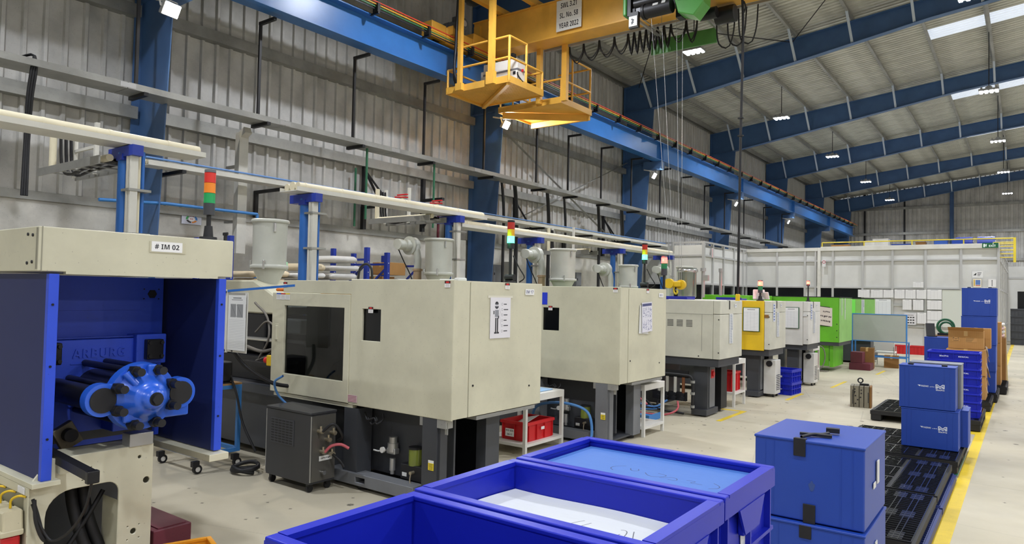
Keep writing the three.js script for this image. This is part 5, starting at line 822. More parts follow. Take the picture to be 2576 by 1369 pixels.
// ---------------------------------------------------------------- fixtures on the left wall
{ const s = sticker(scene, 'wall_poster', .33, .22, P.s5, WX + .02, 2.76, -5.9, PI / 2, .006); s.name = numbered('wall_poster'); tag(s, 'small poster reading Maintain 5S on the white wall', 'poster'); }
{ const t = thing('trunking', 'white cable trunking rising up the wall to the cable tray', 'trunking', [-10.2, 0, -6.38]); obj('duct', [BB(-.06, 2.2, -.08, .06, 4.15, .08), bar([0, 4.1, 0], [.16, 4.18, 0], .12, .1)], M.whitePipe, t); each('duct_bracket', [BB(-.4, 2.7, -.03, 0, 2.74, .03), BB(-.4, 3.6, -.03, 0, 3.64, .03)], M.galv, t); }
for (const [z, y0, lb] of [[-3.0, 2.95, 'black steel bracket frame on the wall at the far left'], [-11.0, 2.95, 'black steel bracket on the wall left of the second blue column']]) { const t = thing('wall_frame', lb, 'bracket', [WX + .2, 0, z]); obj('frame', [BB(-.04, y0, -.04, .04, 4.1, .04), BB(-.04, 3.6, -.04, .6, 3.66, .04), bar([0, 3.0, 0], [.5, 3.6, 0], .03)], M.black, t); }
{ const t = thing('blue_pipe_frame', 'thin blue pipe frame standing against the white wall near the poster', 'pipe frame', [-10.05, 0, -6.6]); obj('pipe', [rod([0, 0, 0], [0, 2.85, 0], .024), rod([0, 2.85, 0], [0, 2.85, 1.5], .024), rod([0, 2.85, 1.5], [0, 2.8, 2.4], .024)], M.lightBlueSteel, t); }
for (const [x, y, z, w, h, lb, m] of [[-10.62, 1.9, -13.6, .35, .45, 'grey electrical box on the wall right of the second column', M.midGrey], [-10.62, 1.85, -14.3, .4, .6, 'white electrical cabinet on the wall past the second column', M.white], [-10.62, 1.9, -17.5, .3, .4, 'small grey electrical box on the wall before the third column', M.midGrey], [-10.5, 1.75, -12.0, .5, 1.1, 'white wall panel left of the second blue column', M.white]]) { const t = thing('electrical_box', lb, 'electrical box', [x, y, z]); obj('case', BB(-.14, 0, -w / 2, .1, h, w / 2, .006), m, t); obj('door', BB(.1, .02, -w / 2 + .02, .108, h - .02, w / 2 - .02, .003), m, t); obj('handle', B(.015, .06, .02, .112, h / 2, w / 2 - .06), M.black, t); }
{ const s = sticker(scene, 'wall_sign', .16, .2, stickerMat(canvasTex(64, 80, (g, w, h) => { g.fillStyle = '#d9772e'; g.fillRect(0, 0, w, h); g.fillStyle = '#f2e6d6'; g.fillRect(10, 12, 18, 50); g.fillRect(36, 20, 18, 18); })), WX + .02, 2.6, -11.9, PI / 2, .006); s.name = numbered('wall_sign'); tag(s, 'small orange safety sign on the white wall panel', 'sign'); }
{ const t = thing('standpipe', 'thin dark red pipe rising beside the hopper right of the racks', 'pipe', [-10.4, 0, -11.3]); obj('pipe', C(.03, .03, 3.4, 0, 1.7, 0, 'y', 12), M.maroon, t); obj('pipe_clip', [B(.1, .03, .09, 0, 1.4, 0), B(.1, .03, .09, 0, 2.3, 0)], M.blackM, t); }
// ---------------------------------------------------------------- foreground crates
const scribble = (bg, fg, w, h, draw) => stickerMat(canvasTex(w, h, (g) => { g.fillStyle = bg; g.fillRect(0, 0, w, h); let s = 9; for (let i = 0; i < 500; i++) { s = (s * 16807) % 2147483647; g.fillStyle = i % 2 ? 'rgba(255,255,255,.05)' : 'rgba(0,0,0,.03)'; g.fillRect(s % w, (s >> 9) % h, 30 + s % 60, 2); } g.strokeStyle = fg; g.lineWidth = 4; g.lineCap = 'round'; draw(g, w, h); }));
function ink(g, pts) { g.beginPath(); g.moveTo(...pts[0]); for (let i = 1; i < pts.length - 1; i++) g.quadraticCurveTo(pts[i][0], pts[i][1], (pts[i][0] + pts[i + 1][0]) / 2, (pts[i][1] + pts[i + 1][1]) / 2); g.lineTo(...pts[pts.length - 1]); g.stroke(); }
const CR = { rim: .055, rimW: .03, nL: 4, nW: 2, bands: [.17], handles: true, name: 'plastic_crate' };
const crateSpots = [[-.86, -1.003, 'nearest'], [-.875, -1.42, 'middle'], [-.878, -1.837, 'farthest']];
const topNames = ['empty royal blue crate at the bottom of the picture, nearest the camera', 'royal blue crate with a white sheet inside, middle of the three', 'royal blue crate covered by a light blue sheet, third from the camera'];
const tops = crateSpots.map(([x, z], i) => crate(topNames[i], M.crateBlue, .612, .402, .34, [x, .84, z], 0, CR));
crateSpots.forEach(([x, z, w], i) => { for (const k of [1, 0]) crate('royal blue crate under the ' + w + ' open crate, ' + (k ? 'second' : 'lowest') + ' in its stack', M.crateBlue, .612, .402, .34, [x, .162 + k * .339, z], 0, CR); });
{ // white sheet with pen strokes, gently wavy
  const g = new THREE.PlaneGeometry(.555, .35, 24, 12); g.rotateX(-PI / 2); const p = g.attributes.position; for (let i = 0; i < p.count; i++) p.setY(i, .002 * Math.sin(p.getX(i) * 14 + 1) + .006 * Math.cos(p.getZ(i) * 9)); g.computeVertexNormals();
  const m = scribble('#c6c9ca', '#55585c', 1024, 640, (g, w, h) => { g.lineWidth = 4; ink(g, [[560, 250], [520, 330], [540, 430], [590, 470], [570, 380], [600, 260]]); ink(g, [[640, 470], [700, 330], [730, 440], [760, 300]]); ink(g, [[670, 360], [740, 330], [760, 400], [690, 420]]); ink(g, [[740, 250], [770, 220], [800, 400], [830, 470]]); ink(g, [[790, 230], [850, 380], [930, 470]]); });
  m.side = THREE.DoubleSide; const s = new THREE.Mesh(g, m); s.name = numbered('paper_sheet'); s.position.set(crateSpots[1][0], 1.105, crateSpots[1][1]); s.castShadow = s.receiveShadow = true; tag(s, 'white sheet with pen scribbles lying in the middle blue crate', 'paper'); scene.add(s);
  const b = new THREE.Mesh(new THREE.BoxGeometry(.545, .345, .006), scribble('#406eb8', '#1f3a6a', 1024, 640, (g) => { g.lineWidth = 5; ink(g, [[395, 300], [350, 330], [345, 390], [380, 420]]); ink(g, [[440, 330], [460, 380], [500, 350], [480, 320]]); ink(g, [[540, 360], [580, 420], [640, 390], [660, 340], [600, 330]]); ink(g, [[640, 400], [700, 340], [740, 400], [690, 410]]); ink(g, [[770, 360], [830, 350], [790, 400], [860, 390]]); ink(g, [[900, 330], [945, 360], [950, 410], [915, 440]]); }));
  b.rotation.set(-PI / 2, 0, 0); b.position.set(crateSpots[2][0], 1.152, crateSpots[2][1]); b.name = numbered('cover_sheet'); b.castShadow = b.receiveShadow = true; tag(b, 'light blue plastic sheet with handwriting covering the third crate', 'sheet'); scene.add(b);
  const torn = (sd) => { const pts = []; let s = sd; for (let i = 0; i < 18; i++) { s = (s * 16807) % 2147483647; const a = i / 18 * 2 * PI, r = .7 + .3 * (s % 100) / 100; pts.push([.045 * r * Math.cos(a), .075 * r * Math.sin(a)]); } return ext(pts, .0015); };
  obj('torn_label', tr(torn(5), .288, .2, .0, PI / 2), M.paper, tops[2]); obj('torn_label', tr(torn(9), .288, .16, -.05, PI / 2, 0, .6), M.paper, tops[1]);
  obj('loose_label', [tr(B(.1, .002, .14), .33, .09, .06, .2, 0, .5)], M.paper, tops[2]);
}
// ---------------------------------------------------------------- pallets
function pallet(label, x0, x1, z0, z1, y0, y1, m = M.pallet, lines = true, group) {
  const t = thing('plastic_pallet', label, 'pallet', [(x0 + x1) / 2, y0, (z0 + z1) / 2], 0, group), w = x1 - x0, d = z0 - z1, h = y1 - y0, X = w / 2, Z = d / 2;
  obj('deck', [BB(-X, h - .035, -Z, X, h - .012, Z, .01), BB(-X, h - .06, Z - .02, X, h - .01, Z), BB(-X, h - .06, -Z, X, h - .01, -Z + .02), BB(X - .02, h - .06, -Z, X, h - .01, Z), BB(-X, h - .06, -Z, -X + .02, h - .01, Z)], m, t);
  const rt = lines ? M.palletRib : m, grid = [];
  for (let z = -Z + .03; z < Z; z += .052) grid.push(BB(X - .32, h - .014, z, X - .02, h, z + .005));
  for (const x of [X - .025, X - .1, X - .135, X - .21, X - .245, X - .33]) grid.push(BB(x, h - .014, -Z + .02, x + .006, h + .001, Z - .02));
  for (let k = 0; k < 3; k++) { const xa = -X + .04, xb = X - .36; for (let z = -Z + .05 + k * d / 3; z < -Z + (k + 1) * d / 3 - .02; z += .055) grid.push(BB(xa, h - .014, z, xb, h, z + .0045)); for (let x = xa; x <= xb; x += .12) { grid.push(BB(x, h - .014, -Z + .04 + k * d / 3, x + .007, h, -Z + (k + 1) * d / 3 - .06)); if (k !== 1 && x + .12 < xb) grid.push(bar([x, h - .006, -Z + .06 + k * d / 3], [x + .12, h - .006, -Z + .2 + k * d / 3], .006), bar([x + .12, h - .006, -Z + .06 + k * d / 3], [x, h - .006, -Z + .2 + k * d / 3], .006)); } }
  for (const s of [1, -1]) grid.push(BB(-X + .02, h - .013, s * (Z - .008), X - .02, h, s * (Z - .014)));
  obj('deck_ribs', grid, rt, t);
  if (lines) for (const x of [X - .117, X - .228]) for (const z of [-Z + .12, 0, Z - .12]) obj('deck_plate', B(.085, .004, .16, x, h - .004, z), M.palletRib, t);
  for (const x of [-X + .07, 0, X - .07]) for (const z of [-Z + .07, 0, Z - .07]) obj('block', BB(x - .065, 0, z - .065, x + .065, h - .03, z + .065, .01), m, t);
  for (const x of [-X + .07, 0, X - .07]) obj('skid', BB(x - .065, 0, -Z + .02, x + .065, .015, Z - .02), m, t);
  return t;
}
for (const [z0, z1, w] of [[-4.98, -6.28, 'nearer'], [-6.33, -7.63, 'farther']]) {
  pallet('dark blue pallet lying under the ' + w + ' empty black pallet', -1.56, -.525, z0, z1, 0, .08, M.palletBlue, false); pallet('empty black plastic pallet with pale ribs, ' + w + ' of the two', -1.6, -.56, z0, z1, .083, .165);
}
pallet('black pallet carrying the four boxes with white logos', -1.63, -.53, -7.85, -9.35, .03, .155); pallet('black pallet under the foreground blue boxes', -1.6, -.55, -3.35, -4.6, .01, .16, M.pallet, false);
pallet('black pallet under the foreground open crates', -1.3, -.5, -.75, -2.1, .01, .16, M.pallet, false);
pallet('black pallet carrying the tall stack of shallow blue crates', -1.75, -.48, -10.75, -12.1, .01, .15); pallet('black pallet under the brown cartons', -1.6, -.45, -12.85, -14.0, .01, .15, M.pallet, false); pallet('black pallet under the tall tower of blue boxes', -1.6, -.4, -14.1, -15.3, .01, .15, M.pallet, false); pallet('black pallet farthest along the yellow line', -1.4, -.3, -15.5, -16.8, .01, .15, M.pallet, false);
// ---------------------------------------------------------------- blue folding boxes
const alphaPrint = (w, h, draw, hex) => { const t = canvasTex(w, h, (g) => { g.fillStyle = '#000'; g.fillRect(0, 0, w, h); g.fillStyle = g.strokeStyle = '#fff'; draw(g, w, h); }); t.colorSpace = THREE.NoColorSpace; return new THREE.MeshStandardMaterial({ color: hex, roughness: .5, alphaMap: t, transparent: true }); };
const logoM = alphaPrint(512, 160, (g) => { g.beginPath(); g.moveTo(6, 50); g.lineTo(60, 50); g.lineTo(50, 84); g.fill(); g.font = 'bold 42px sans-serif'; g.fillText('YAZAKI', 62, 84, 150); g.fillRect(228, 72, 24, 8); g.fillRect(262, 66, 14, 14); g.fillRect(284, 70, 30, 8); g.lineWidth = 15; g.beginPath(); g.moveTo(340, 96); g.lineTo(340, 24); g.lineTo(364, 24); g.lineTo(412, 66); g.lineTo(460, 24); g.lineTo(486, 24); g.lineTo(486, 96); g.lineTo(464, 96); g.lineTo(464, 60); g.lineTo(412, 98); g.lineTo(362, 60); g.lineTo(362, 96); g.closePath(); g.stroke(); g.font = 'bold 44px sans-serif'; g.fillText('MacPro', 336, 148, 158); }, 0xdfe5f0);
function blueBox(label, x0, x1, y0, y1, z0, z1, o = {}) {
  const t = thing('folding_box', label, 'box', [(x0 + x1) / 2, y0, (z0 + z1) / 2], o.turn || 0, o.group), X = (x1 - x0) / 2, H = y1 - y0, Z = (z0 - z1) / 2, m = o.mat || M.boxBlue;
  obj('body', [BB(-X, 0, -Z, X, H - .008, Z, .008)], m, t); obj('lid', [BB(-X - .004, H - .014, -Z - .004, X + .004, H, Z + .004, .005)], o.lid || m, t);
  obj('seam', [-X + .09, X - .1, X - .05, -X + .05].map(x => BB(x, .01, Z - .001, x + .003, H - .02, Z + .0015)), m, t);
  if (o.logo) decal(t, 'printed_logo', .25, .078, logoM, .04, H * .52, Z + .002);
  for (const s of [-1, 1]) if (o.clips) obj('strap_clip', [B(.05, .02, .05, s * X * .6, H + .008, Z * .5, .006)], M.black, t);
  return t;
}
blueBox('upper blue box with white logo on the near black pallet', -1.08, -.58, .556, .995, -8.3, -8.58, { logo: true, clips: true, turn: .0 }); blueBox('lower blue box with white logo standing on the near black pallet', -1.06, -.555, .158, .553, -8.3, -8.58, { logo: true });
blueBox('grey box behind the upper logo box on the near pallet', -1.02, -.55, .545, 1.01, -8.6, -8.88, { mat: mat(0x8c8f90, .5, 0, { map: scuffTex }) }); blueBox('plain blue box behind the lower logo box', -1.0, -.49, .158, .54, -8.6, -8.95);
{
  const b = blueBox('large blue box with black strap buckle in the foreground, upper of two', -1.08, -.59, .605, .985, -3.5, -4.06, {}); const H = .38, Z = .28;
  each('strap', [B(.055, .085, .006, -.035, H - .035, Z + .005, .002), B(.055, .006, .03, -.035, H + .003, Z - .01, .002), B(.055, .09, .006, .01, .04, Z + .005, .002)], M.black, b); each('buckle_strap', [tube([[-.035, H + .008, Z - .03], [0, H + .016, Z - .09], [.03, H + .012, Z - .14], [.05, H + .012, Z - .2]], .008, 20, 6), bar([-.06, H + .012, Z - .1], [.08, H + .01, Z - .13], .024, .012), bar([.03, H + .02, Z - .24], [.09, H + .02, Z - .25], .035, .022)], M.black, b);
  obj('stain', tr(ext(Array.from({ length: 14 }, (_, i) => { const a = i / 14 * 2 * PI; return [.014 * Math.cos(a) * (1 + .25 * Math.sin(5 * a)), .022 * Math.sin(a) * (1 + .2 * Math.cos(4 * a))]; }), .0006), .02, .17, Z + .0002), mat(0x324a86, .8), b);
  obj('handle', [B(.006, .11, .05, .252, .22, -.02, .002), B(.004, .03, .06, .25, .17, .06, .002)], M.paper, b);
  const b2 = blueBox('blue box under the foreground strap box, lower of two', -1.05, -.585, .163, .6, -3.48, -4.05, {}); obj('strap', [B(.055, .06, .006, -.02, .4, Z + .007, .002)], M.black, b2); obj('handle', [B(.006, .09, .05, .236, .3, .02, .002)], M.paper, b2);
}
// stack of shallow crates
const rentMat = alphaPrint(384, 64, g => { g.font = 'bold 40px sans-serif'; g.fillText('MacPro', 4, 46, 110); g.font = 'bold 34px sans-serif'; g.fillText('RENTAL', 230, 46, 140); }, 0xcfd6f2), numMat = alphaPrint(128, 64, g => { g.font = 'bold 44px sans-serif'; g.fillText('6  7', 10, 48); }, 0xdfe3f4);
for (let k = 0; k < 8; k++) { const c = crate(ORD[k] + ' shallow royal blue crate from the bottom of the eight high stack', M.crateBlue, .6, .42, .104, [-.79, .153 + k * .106, -11.12], 0, { rim: .022, rimW: .02, nL: 4, nW: 2, group: 'stack of shallow blue crates' }); decal(c, 'crate_print', k % 2 ? .36 : .12, k % 2 ? .045 : .04, k % 2 ? rentMat : numMat, .02, .045, .2125); }
// cartons and further boxes along the line
const yb = [[.153, .52], [.523, .92]]; yb.forEach(([a, b], i) => carton(i ? 'brown carton in the middle of the carton stack, torn tape on its side' : 'bottom brown carton of the carton stack', .52, b - a, .6, -.78, a, -13.35 + i * .02, 0));
{ const c = carton('brown carton with printed marks on top of the carton stack', .47, .28, .3, -.785, .923, -13.3, 0, M.card, { flap: true }); sticker(c, 'printed_mark', .1, .07, stickerMat(canvasTex(128, 96, (g, w, h) => { g.fillStyle = '#b8894e'; g.fillRect(0, 0, w, h); g.strokeStyle = '#5a4426'; g.lineWidth = 9; g.beginPath(); g.moveTo(14, 60); g.lineTo(14, 14); g.lineTo(64, 48); g.lineTo(112, 14); g.lineTo(112, 60); g.stroke(); g.fillStyle = '#5a4426'; g.fillRect(16, 74, 96, 10); })), -.13, .15, .151); sticker(c, 'printed_mark', .15, .07, stickerMat(canvasTex(160, 80, (g, w, h) => { g.fillStyle = '#b8894e'; g.fillRect(0, 0, w, h); g.fillStyle = '#7a5e34'; for (let i = 0; i < 4; i++) g.fillRect(6, 8 + i * 18, 120 - i * 12, 8); })), .07, .14, .151);
  carton('brown carton standing behind the printed carton', .42, .32, .25, -.68, .923, -13.65, 0); }
for (let i = 0; i < 6; i++) { const p = tag(obj('paper_scrap', tr(B(.002, .1 + .03 * (i % 3), .06, 0, 0, 0), -.505, .3 + i * .12, -13.15 - (i * 37 % 5) * .1, .2 * (i % 3), .3 * (i % 2), .25)), 'loose wrapping strip hanging off the carton stack, ' + ORD[i] + ' from the bottom', 'paper', 'loose strips on the cartons'); p.material = i % 2 ? M.paper : M.bagTan; }
[[.153, .5], [.5, .94], [.94, 1.43], [1.43, 1.91]].forEach(([a, b], i) => blueBox(['lowest', 'second', 'third', 'topmost logo bearing'][i] + ' blue box of the tall tower', -.93 + i * .008, -.43 + i * .006, a, b - .003, -14.2, -14.8, { logo: i === 3, clips: i === 3 }));
blueBox('bottom blue box left of the cartons', -1.47, -1.0, .153, .6, -14.2, -14.7); blueBox('upper blue box left of the cartons with a black stand on it', -1.46, -1.0, .6, 1.04, -14.2, -14.7, {});
tag(obj('tablet_stand', [tr(B(.14, .24, .015, 0, 0, 0, .004), -1.38, 1.16, -14.35, .3, -.3), tr(B(.14, .02, .12, 0, 0, 0, .004), -1.36, 1.05, -14.38, .3)], M.black), 'black tablet stand leaning on the upper blue box', 'tablet stand');
[[.153, .498], [.502, .918], [.922, 1.3]].forEach(([a, b], i) => carton(['lowest', 'middle', 'top'][i] + ' brown carton behind the tall blue tower', .45, b - a, .7, -.62, a, -16.0, 0));
for (let i = 0; i < 4; i++) { const s = obj('sack', sackGeo(.3, .08, .4), i % 2 ? M.bag : mat(0xd8b8b4, .6)); s.position.set(-.52, 1.0 + i * .075, -17.35); tag(s, ORD[i] + ' small white sack up in the pile behind the far cartons', 'sack', 'small sacks by the planks'); }
tag(obj('packing_case', [BB(-.7, 0, -17.1, -.35, .96, -17.6, .005)], M.cardDark), 'brown case under the small white sacks', 'case');
for (let i = 0; i < 5; i++) { const p = tag(obj('wood_plank', B(.03, 1.15, .14, -.36 - i * .012, .575, -17.9 - i * .32, .004, 0, 0, .03), mat([0xd9c48e, 0xcdb47a][i % 2], .7, 0, { map: cardTex })), ORD[i] + ' upright pale wooden plank by the yellow line', 'plank', 'upright planks'); }
// mould block
{
  const t = thing('mould_block', 'steel mould block with a lifting eye standing on the floor', 'mould', [-2.08, 0, -12.05], .12);
  for (const [x, w] of [[-.13, .05], [-.065, .072], [.005, .06], [.075, .07]]) obj('mould_plate', BB(x - w / 2, 0, -.16, x + w / 2 - .004, .33, .14, .003), M.moldSteel, t);
  obj('end_plate', BB(.112, 0, -.15, .14, .325, .13, .003), M.cardDark, t);
  obj('drilled_holes', [[-.09, .28], [-.09, .24], [-.08, .18], [-.05, .12], [.0, .27], [.0, .22], [-.01, .16], [-.08, .06], [-.1, .22]].map(([x, y]) => C(.011, .011, .006, x, y, .141, 'z', 10)), M.black, t); obj('slot', [BB(-.125, .05, .141, -.115, .27, .138), BB(.09, .08, .141, .1, .24, .138)], M.black, t);
  obj('lifting_bar', BB(-.03, .33, -.03, .1, .36, .03, .004), M.blackM, t); obj('lifting_eye', fin(new THREE.TorusGeometry(.034, .01, 8, 24).translate(-.02, .405, 0)), M.blackM, t);
}
// ---------------------------------------------------------------- partition rooms at the far end
{
  const w = sgroup('wall_partition'), z = -26.4, TH = .08;
  const panel = (pts, name, m, d = .03) => obj(name, pts, m, w);
  const vx = [-8.53, -7.4, -6.43, -6.07, -5.5, -4.55, -3.64, -2.68, -1.7, -.72], ys = [0, .83, 1.52, 2.1, 3.03, 3.38];
  for (let i = 0; i < vx.length - 1; i++) for (let j = 0; j < ys.length - 1; j++) { const glass = j === 2 && i < 5 && i !== 2; obj(glass ? 'window_pane' : 'wall_panel', BB(vx[i], ys[j], z - .05, vx[i + 1], ys[j + 1], z - .02), glass ? M.darkWin : M.partition, w); }
  for (const x of vx) obj('mullion', BB(x - .035, 0, z - .06, x + .035, 3.4, z + .035, .004), M.partFrame, w);
  obj('mullion', BB(-6.0, 0, z - .06, -5.9, 3.5, z + .06, .004), M.whitePipe, w);
  for (let i = 0; i < vx.length - 1; i++) for (const y of [.83, 1.52, 2.1, 3.03]) obj('transom', BB(vx[i] + .035, y - .03, z - .05, vx[i + 1] - .035, y + .03, z + .03, .004), M.partFrame, w);
  obj('top_trunking', [BB(-8.53, 3.38, z - .1, -6.0, 3.5, z + .05, .006), BB(-5.9, 3.38, z - .1, -.7, 3.53, z + .06, .006)], M.whitePipe, w);
  // jog towards the wall
  const zs = [-22.1, -22.89, -23.92, -24.99, -25.99, -26.4], X = -8.53;
  for (let i = 0; i < 5; i++) for (let j = 0; j < ys.length - 1; j++) obj(j === 2 ? 'window_pane' : 'wall_panel', BB(X - .05, ys[j], zs[i], X - .02, ys[j + 1], zs[i + 1]), j === 2 ? M.darkWin : M.partition, w);
  for (const q of zs.slice(0, 5)) obj('mullion', BB(X - .06, 0, q - .035, X + .035, 3.45, q + .035, .004), M.partFrame, w);
  for (const y of [.83, 1.52, 2.1, 3.03, 3.47]) obj('transom', BB(X - .05, y - .03, -22.1, X + .03, y + .03, -26.4), M.partFrame, w);
  const xs = [-10.75, -9.6, -8.53]; for (let i = 0; i < 2; i++) for (let j = 0; j < ys.length - 1; j++) obj(j === 2 ? 'window_pane' : 'wall_panel', BB(xs[i], ys[j], -22.15, xs[i + 1], ys[j + 1], -22.12), j === 2 ? M.darkWin : M.partition, w);
  for (const x of xs.slice(0, 2)) obj('mullion', BB(x - .035, 0, -22.16, x + .035, 3.45, -22.06, .004), M.partFrame, w); for (const y of [.83, 1.52, 2.1, 3.03, 3.47]) obj('transom', BB(-10.75, y - .03, -22.15, -8.53, y + .03, -22.08), M.partFrame, w);
  // right hand return and the wall beyond
  const zr = [-26.4, -28.2, -30, -32, -34, -36, -38]; for (let i = 0; i < 6; i++) for (const [a, b] of [[0, .83], [.83, 2.1], [2.1, 3.03], [3.03, 3.4]]) obj('wall_panel', BB(-.75, a, zr[i], -.72, b, zr[i + 1]), M.partition, w);
  for (const q of zr.slice(1)) obj('mullion', BB(-.76, 0, q - .035, -.69, 3.5, q + .035), M.partFrame, w); for (const y of [.83, 2.1, 3.03, 3.45]) obj('transom', BB(-.75, y - .03, -26.4, -.69, y + .03, -38), M.partFrame, w);
  obj('wall_panel', [BB(-.72, 0, -38.05, -.35, 3.3, -38), BB(-.35, 0, -38.05, 6, .85, -38), BB(-.35, 2.2, -38.05, 6, 3.3, -38)], M.partition, w); obj('window_pane', BB(-.35, .85, -38.06, 6, 2.2, -38.03), M.darkWin, w); obj('transom', [BB(-.72, 2.75, -38.03, 6, 2.83, -37.97)], M.partFrame, w);
  obj('mezzanine_deck', [BB(-10.7, 3.3, -26.5, -.72, 3.38, -38), BB(-10.7, 3.3, -22.2, -8.55, 3.38, -26.5)], M.galv, w);
}
{ const s = sticker(scene, 'exit_sign', .42, .16, stickerMat(canvasTex(256, 96, (g, w, h) => { g.fillStyle = '#0f5a36'; g.fillRect(0, 0, w, h); g.fillStyle = '#eef4ee'; g.font = 'bold 52px sans-serif'; g.textBaseline = 'middle'; g.fillText('EXIT', 104, 58, 140); g.fillRect(20, 20, 26, 60); g.beginPath(); g.moveTo(52, 30); g.lineTo(74, 20); g.lineTo(66, 80); g.lineTo(54, 60); g.fill(); g.beginPath(); g.moveTo(160, 26); g.lineTo(174, 6); g.lineTo(188, 26); g.fill(); })), -.93, 3.46, -26.32, 0, .02); s.name = numbered('exit_sign'); tag(s, 'green EXIT sign at the top right corner of the partition', 'sign'); }
const wallPaper = (name, label, x, y, ww, hh, m) => { const s = sticker(scene, name, ww, hh, m, x, y, -26.33, 0, .01); s.name = numbered(name); tag(s, label, 'notice'); return s; };
wallPaper('notice', 'white notice with a black pointing mark near the EXIT sign', -1.26, 2.55, .28, .2, stickerMat(canvasTex(128, 90, (g, w, h) => { g.fillStyle = '#dcdcda'; g.fillRect(0, 0, w, h); g.fillStyle = '#26262a'; g.beginPath(); g.moveTo(12, 56); g.lineTo(52, 20); g.lineTo(46, 58); g.fill(); for (let i = 0; i < 4; i++) g.fillRect(62, 18 + i * 14, 50 - i * 6, 6); })));
wallPaper('notice', 'coloured notice with a blue square above the tall box tower', -1.27, 2.28, .21, .26, stickerMat(canvasTex(96, 112, (g, w, h) => { g.fillStyle = '#e4dcc4'; g.fillRect(0, 0, w, h); g.fillStyle = '#caa84a'; g.fillRect(6, 12, 16, 84); g.fillStyle = '#5a7ab4'; g.fillRect(28, 14, 58, 66); g.fillStyle = '#b4605a'; g.fillRect(28, 84, 58, 12); })));
wallPaper('notice', 'white vertical notice at the partition corner', -.88, 2.28, .2, .24, stickerMat(canvasTex(80, 96, (g, w, h) => { g.fillStyle = '#dedddb'; g.fillRect(0, 0, w, h); g.fillStyle = '#3a3a3e'; for (let i = 0; i < 5; i++) g.fillRect(34, 10 + i * 16, 10, 10); })));
wallPaper('notice', 'small white paper with a black mark on the partition', -2.88, 2.21, .3, .18, P.doc); wallPaper('notice', 'round red and white prohibition sticker on the partition', -5.78, 2.95, .12, .26, stickerMat(canvasTex(48, 96, (g, w, h) => { g.fillStyle = '#d6d6d4'; g.fillRect(0, 0, w, h); g.strokeStyle = '#b4404a'; g.lineWidth = 7; g.beginPath(); g.arc(24, 34, 17, 0, 7); g.stroke(); })));
{ const s = sticker(scene, 'notice', .14, .32, stickerMat(canvasTex(48, 96, (g, w, h) => { g.fillStyle = '#d8d4d2'; g.fillRect(0, 0, w, h); g.fillStyle = '#b4656a'; for (let i = 0; i < 7; i++) g.fillRect(10, 8 + i * 13, 28, 7); })), -8.49, 3.15, -22.75, PI / 2, .006); s.name = numbered('notice'); tag(s, 'narrow red and white sticker on the partition return', 'notice'); }
let pn = 0; const grid = [[-4.5, 1.9, .36, .26], [-4.1, 1.9, .36, .26], [-3.75, 1.9, .3, .26], [-3.9, 1.4, .36, .6], [-3.42, 1.9, .3, .3], [-3.1, 1.9, .3, .3], [-2.79, 1.9, .28, .3], [-3.2, 1.55, .26, .34], [-2.88, 1.55, .3, .34], [-3.1, 1.1, .34, .36], [-2.78, 1.12, .26, .36], [-2.42, 1.9, .42, .32], [-2.42, 1.56, .42, .3], [-2.42, 1.22, .42, .3], [-2.42, .96, .42, .2], [-3.5, 1.05, .3, .3]];
for (const [x, y, ww, hh] of grid) wallPaper('paper_notice', 'pale printed sheet on the partition, ' + (ORD[pn] || (pn + 1) + 'th') + ' of the posted sheets', x, y, ww, hh, P.doc).userData.group = 'sheets posted on the partition', pn++;
{ const t = thing('notice_board', 'blank pale grey board on the partition left of the tall tower', 'board', [-1.97, 0, -26.34]); obj('board', BB(-.24, .85, 0, .42, 2.05, .012), mat(0xccd0c6, .4), t); obj('trim', [BB(-.25, .84, 0, -.24, 2.06, .02), BB(-.25, 2.05, 0, .43, 2.06, .02)], M.alu, t); }
// display board on blue legs, chair, boxes
{
  const t = thing('display_board', 'grey display board on blue steel legs before the pale green machine', 'display board', [-2.97, 0, -19.4]);
  obj('board', BB(-.6, .66, -.012, .59, 1.31, .012), mat(0xa9aca6, .45, 0, { map: cleanTex }), t); obj('frame', [BB(-.61, 1.31, -.02, .6, 1.33, .02), BB(.59, 0, -.02, .62, 1.33, .02), BB(-.62, 0, -.02, -.59, 1.33, .02), BB(-.61, .64, -.02, .6, .66, .02), BB(-.6, .25, -.015, .6, .28, .015), BB(.59, .62, -.4, .62, .65, .02), BB(.59, 0, -.42, .62, .65, -.39), BB(-.62, 0, -.42, -.59, .65, -.39), BB(-.6, .25, -.42, .6, .28, -.39)], M.lightBlueSteel, t);
}
{
  const t = thing('chair', 'white plastic chair with thin metal legs behind the display board', 'chair', [-2.92, 0, -20.1]);
  obj('seat', BB(-.23, .33, -.2, .23, .37, .22, .015), M.chair, t); obj('backrest', tr(B(.48, .3, .025, 0, 0, 0, .012), 0, .54, .24, 0, .12), M.chair, t); for (const [x, z] of [[-.21, -.18], [.21, -.18], [-.22, .24], [.22, .24]]) obj('leg', rod([x, .5, z], [x * 1.06, 0, z * 1.1], .011), M.chrome, t);
}
tag(obj('maroon_box', [BB(-3.44, 0, -18.3, -2.98, .16, -18.75, .006)], M.maroon), 'long low maroon box on the floor before the white chair', 'box'); tag(obj('maroon_box', [BB(-3.42, .16, -18.35, -3.16, .42, -18.7, .006)], M.maroon), 'maroon box stacked on the low one', 'box');
carton('brown carton beside the maroon boxes', .3, .5, .35, -3.16, 0, -19.0, .1, M.cardDark); carton('open brown carton under the display board', .32, .3, .3, -2.72, 0, -19.62, .1, M.cardDark);
for (const k of [0, 1]) crate((k ? 'right' : 'left') + ' hand red crate on the floor by the partition', M.red, .46, .36, .27, [-3.25 + k * .5, 0, -25.2], 0, { rim: .03, group: 'red crates by the partition' });
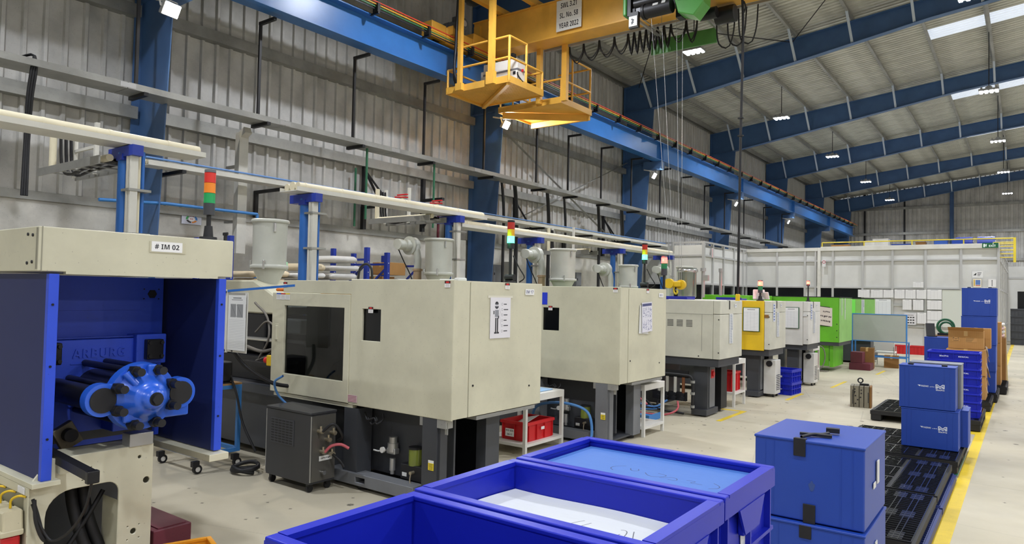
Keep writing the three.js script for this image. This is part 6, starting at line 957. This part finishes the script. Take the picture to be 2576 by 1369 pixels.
// mezzanine rail and goods on top of the rooms
{
  const t = thing('guard_rail', 'yellow guard rail on top of the partition rooms', 'guard rail', [0, 3.38, -27.5]); obj('rail', [rod([-6.1, .38, 0], [-.32, .38, 0], .02), rod([-6.1, .2, 0], [-.32, .2, 0], .016)], M.railYellow, t); for (const x of [-6.1, -4.7, -3.2, -1.7]) obj('post', C(.02, .02, .38, x, .19, 0, 'y', 10), M.railYellow, t);
  obj('post', BB(-.36, -.4, -.03, -.29, .4, .03), M.railYellow, t); for (const y of [.25, .12, 0, -.12, -.24]) obj('rail', rod([-.9, y, 0], [-.32, y, 0], .016), M.railYellow, t);
}
[[-5.6, .18, .6, 'flat tan carton on the partition roof', M.card], [-4.6, .3, .35, 'white canister on the partition roof, left one', M.white], [-4.25, .36, .5, 'white box on the partition roof, right of the canister', M.white], [-3.6, .16, .6, 'blue bundle on the partition roof', M.boxBlue], [-3.0, .22, .3, 'brown carton on the partition roof beside the blue bundle', M.cardDark], [-2.4, .28, .4, 'bright blue box on the partition roof', M.brightBlue], [-1.9, .3, .35, 'blue box with a white mark on the partition roof', M.boxBlue]].forEach(([x, h, ww, lb, m]) => { const t = thing('roof_goods', lb, 'box', [x, 3.38, -28.2]); obj('body', BB(-ww / 2, 0, -.2, ww / 2, h + .14, .2, .02), m, t); obj('lid', BB(-ww / 2 - .01, h + .12, -.21, ww / 2 + .01, h + .15, .21, .006), m, t); });
for (const [x, lb] of [[-1.75, 'dark blue drum lying on the partition roof, left'], [-1.12, 'dark blue drum lying on the partition roof, right']]) { const t = thing('drum', lb, 'drum', [x, 3.38, -28.6]); obj('body', [C(.25, .25, .5, 0, .29, 0, 'x', 24), C(.26, .26, .03, .15, .29, 0, 'x', 24), C(.26, .26, .03, -.15, .29, 0, 'x', 24)], M.rackBlue, t); obj('bung', C(.05, .05, .02, .26, .36, 0, 'x', 12), M.paper, t); }
// stack of grey crates in the far passage
for (let k = 0; k < 5; k++) crate(ORD[k] + ' grey lidded crate from the bottom of the far stack', M.darkGrey, .55, .4, .29, [-.28, k * .291, -34.8], 0, { rim: .04, group: 'grey crates in the far passage' });
wallPaper('photo_sheet', 'white sheet with three rows of small dark pictures on the partition', -3.12, 1.08, .34, .38, stickerMat(canvasTex(128, 140, (g, w, h) => { g.fillStyle = '#d4d3d4'; g.fillRect(0, 0, w, h); g.fillStyle = '#2a2a2c'; for (let r = 0; r < 3; r++) for (let c = 0; c < 4; c++) g.fillRect(10 + c * 28, 44 + r * 32, 20, 14); for (let c = 0; c < 5; c++) g.fillRect(30 + c * 16, 20, 9, 8); }))).position.z = -26.315;
{ const t = thing('hose_ring', 'coiled green hose standing behind the brown cartons', 'hose', [-1.2, 1.06, -14.95]); obj('coil', fin(new THREE.TorusGeometry(.13, .02, 8, 30).translate(0, .15, 0)), mat(0x2d6a44, .5), t); obj('inner_coil', fin(new THREE.TorusGeometry(.1, .018, 8, 30).translate(.01, .13, .02)), mat(0x2d6a44, .5), t); obj('stand', BB(-.12, -.01, -.1, .12, .03, .1), M.black, t); }
tag(obj('packing_case', [BB(-1.42, 0.153, -14.78, -.98, 1.05, -15.2, .005)], M.cardDark), 'brown case under the green hose coil', 'case');
renderer.render(scene, camera);
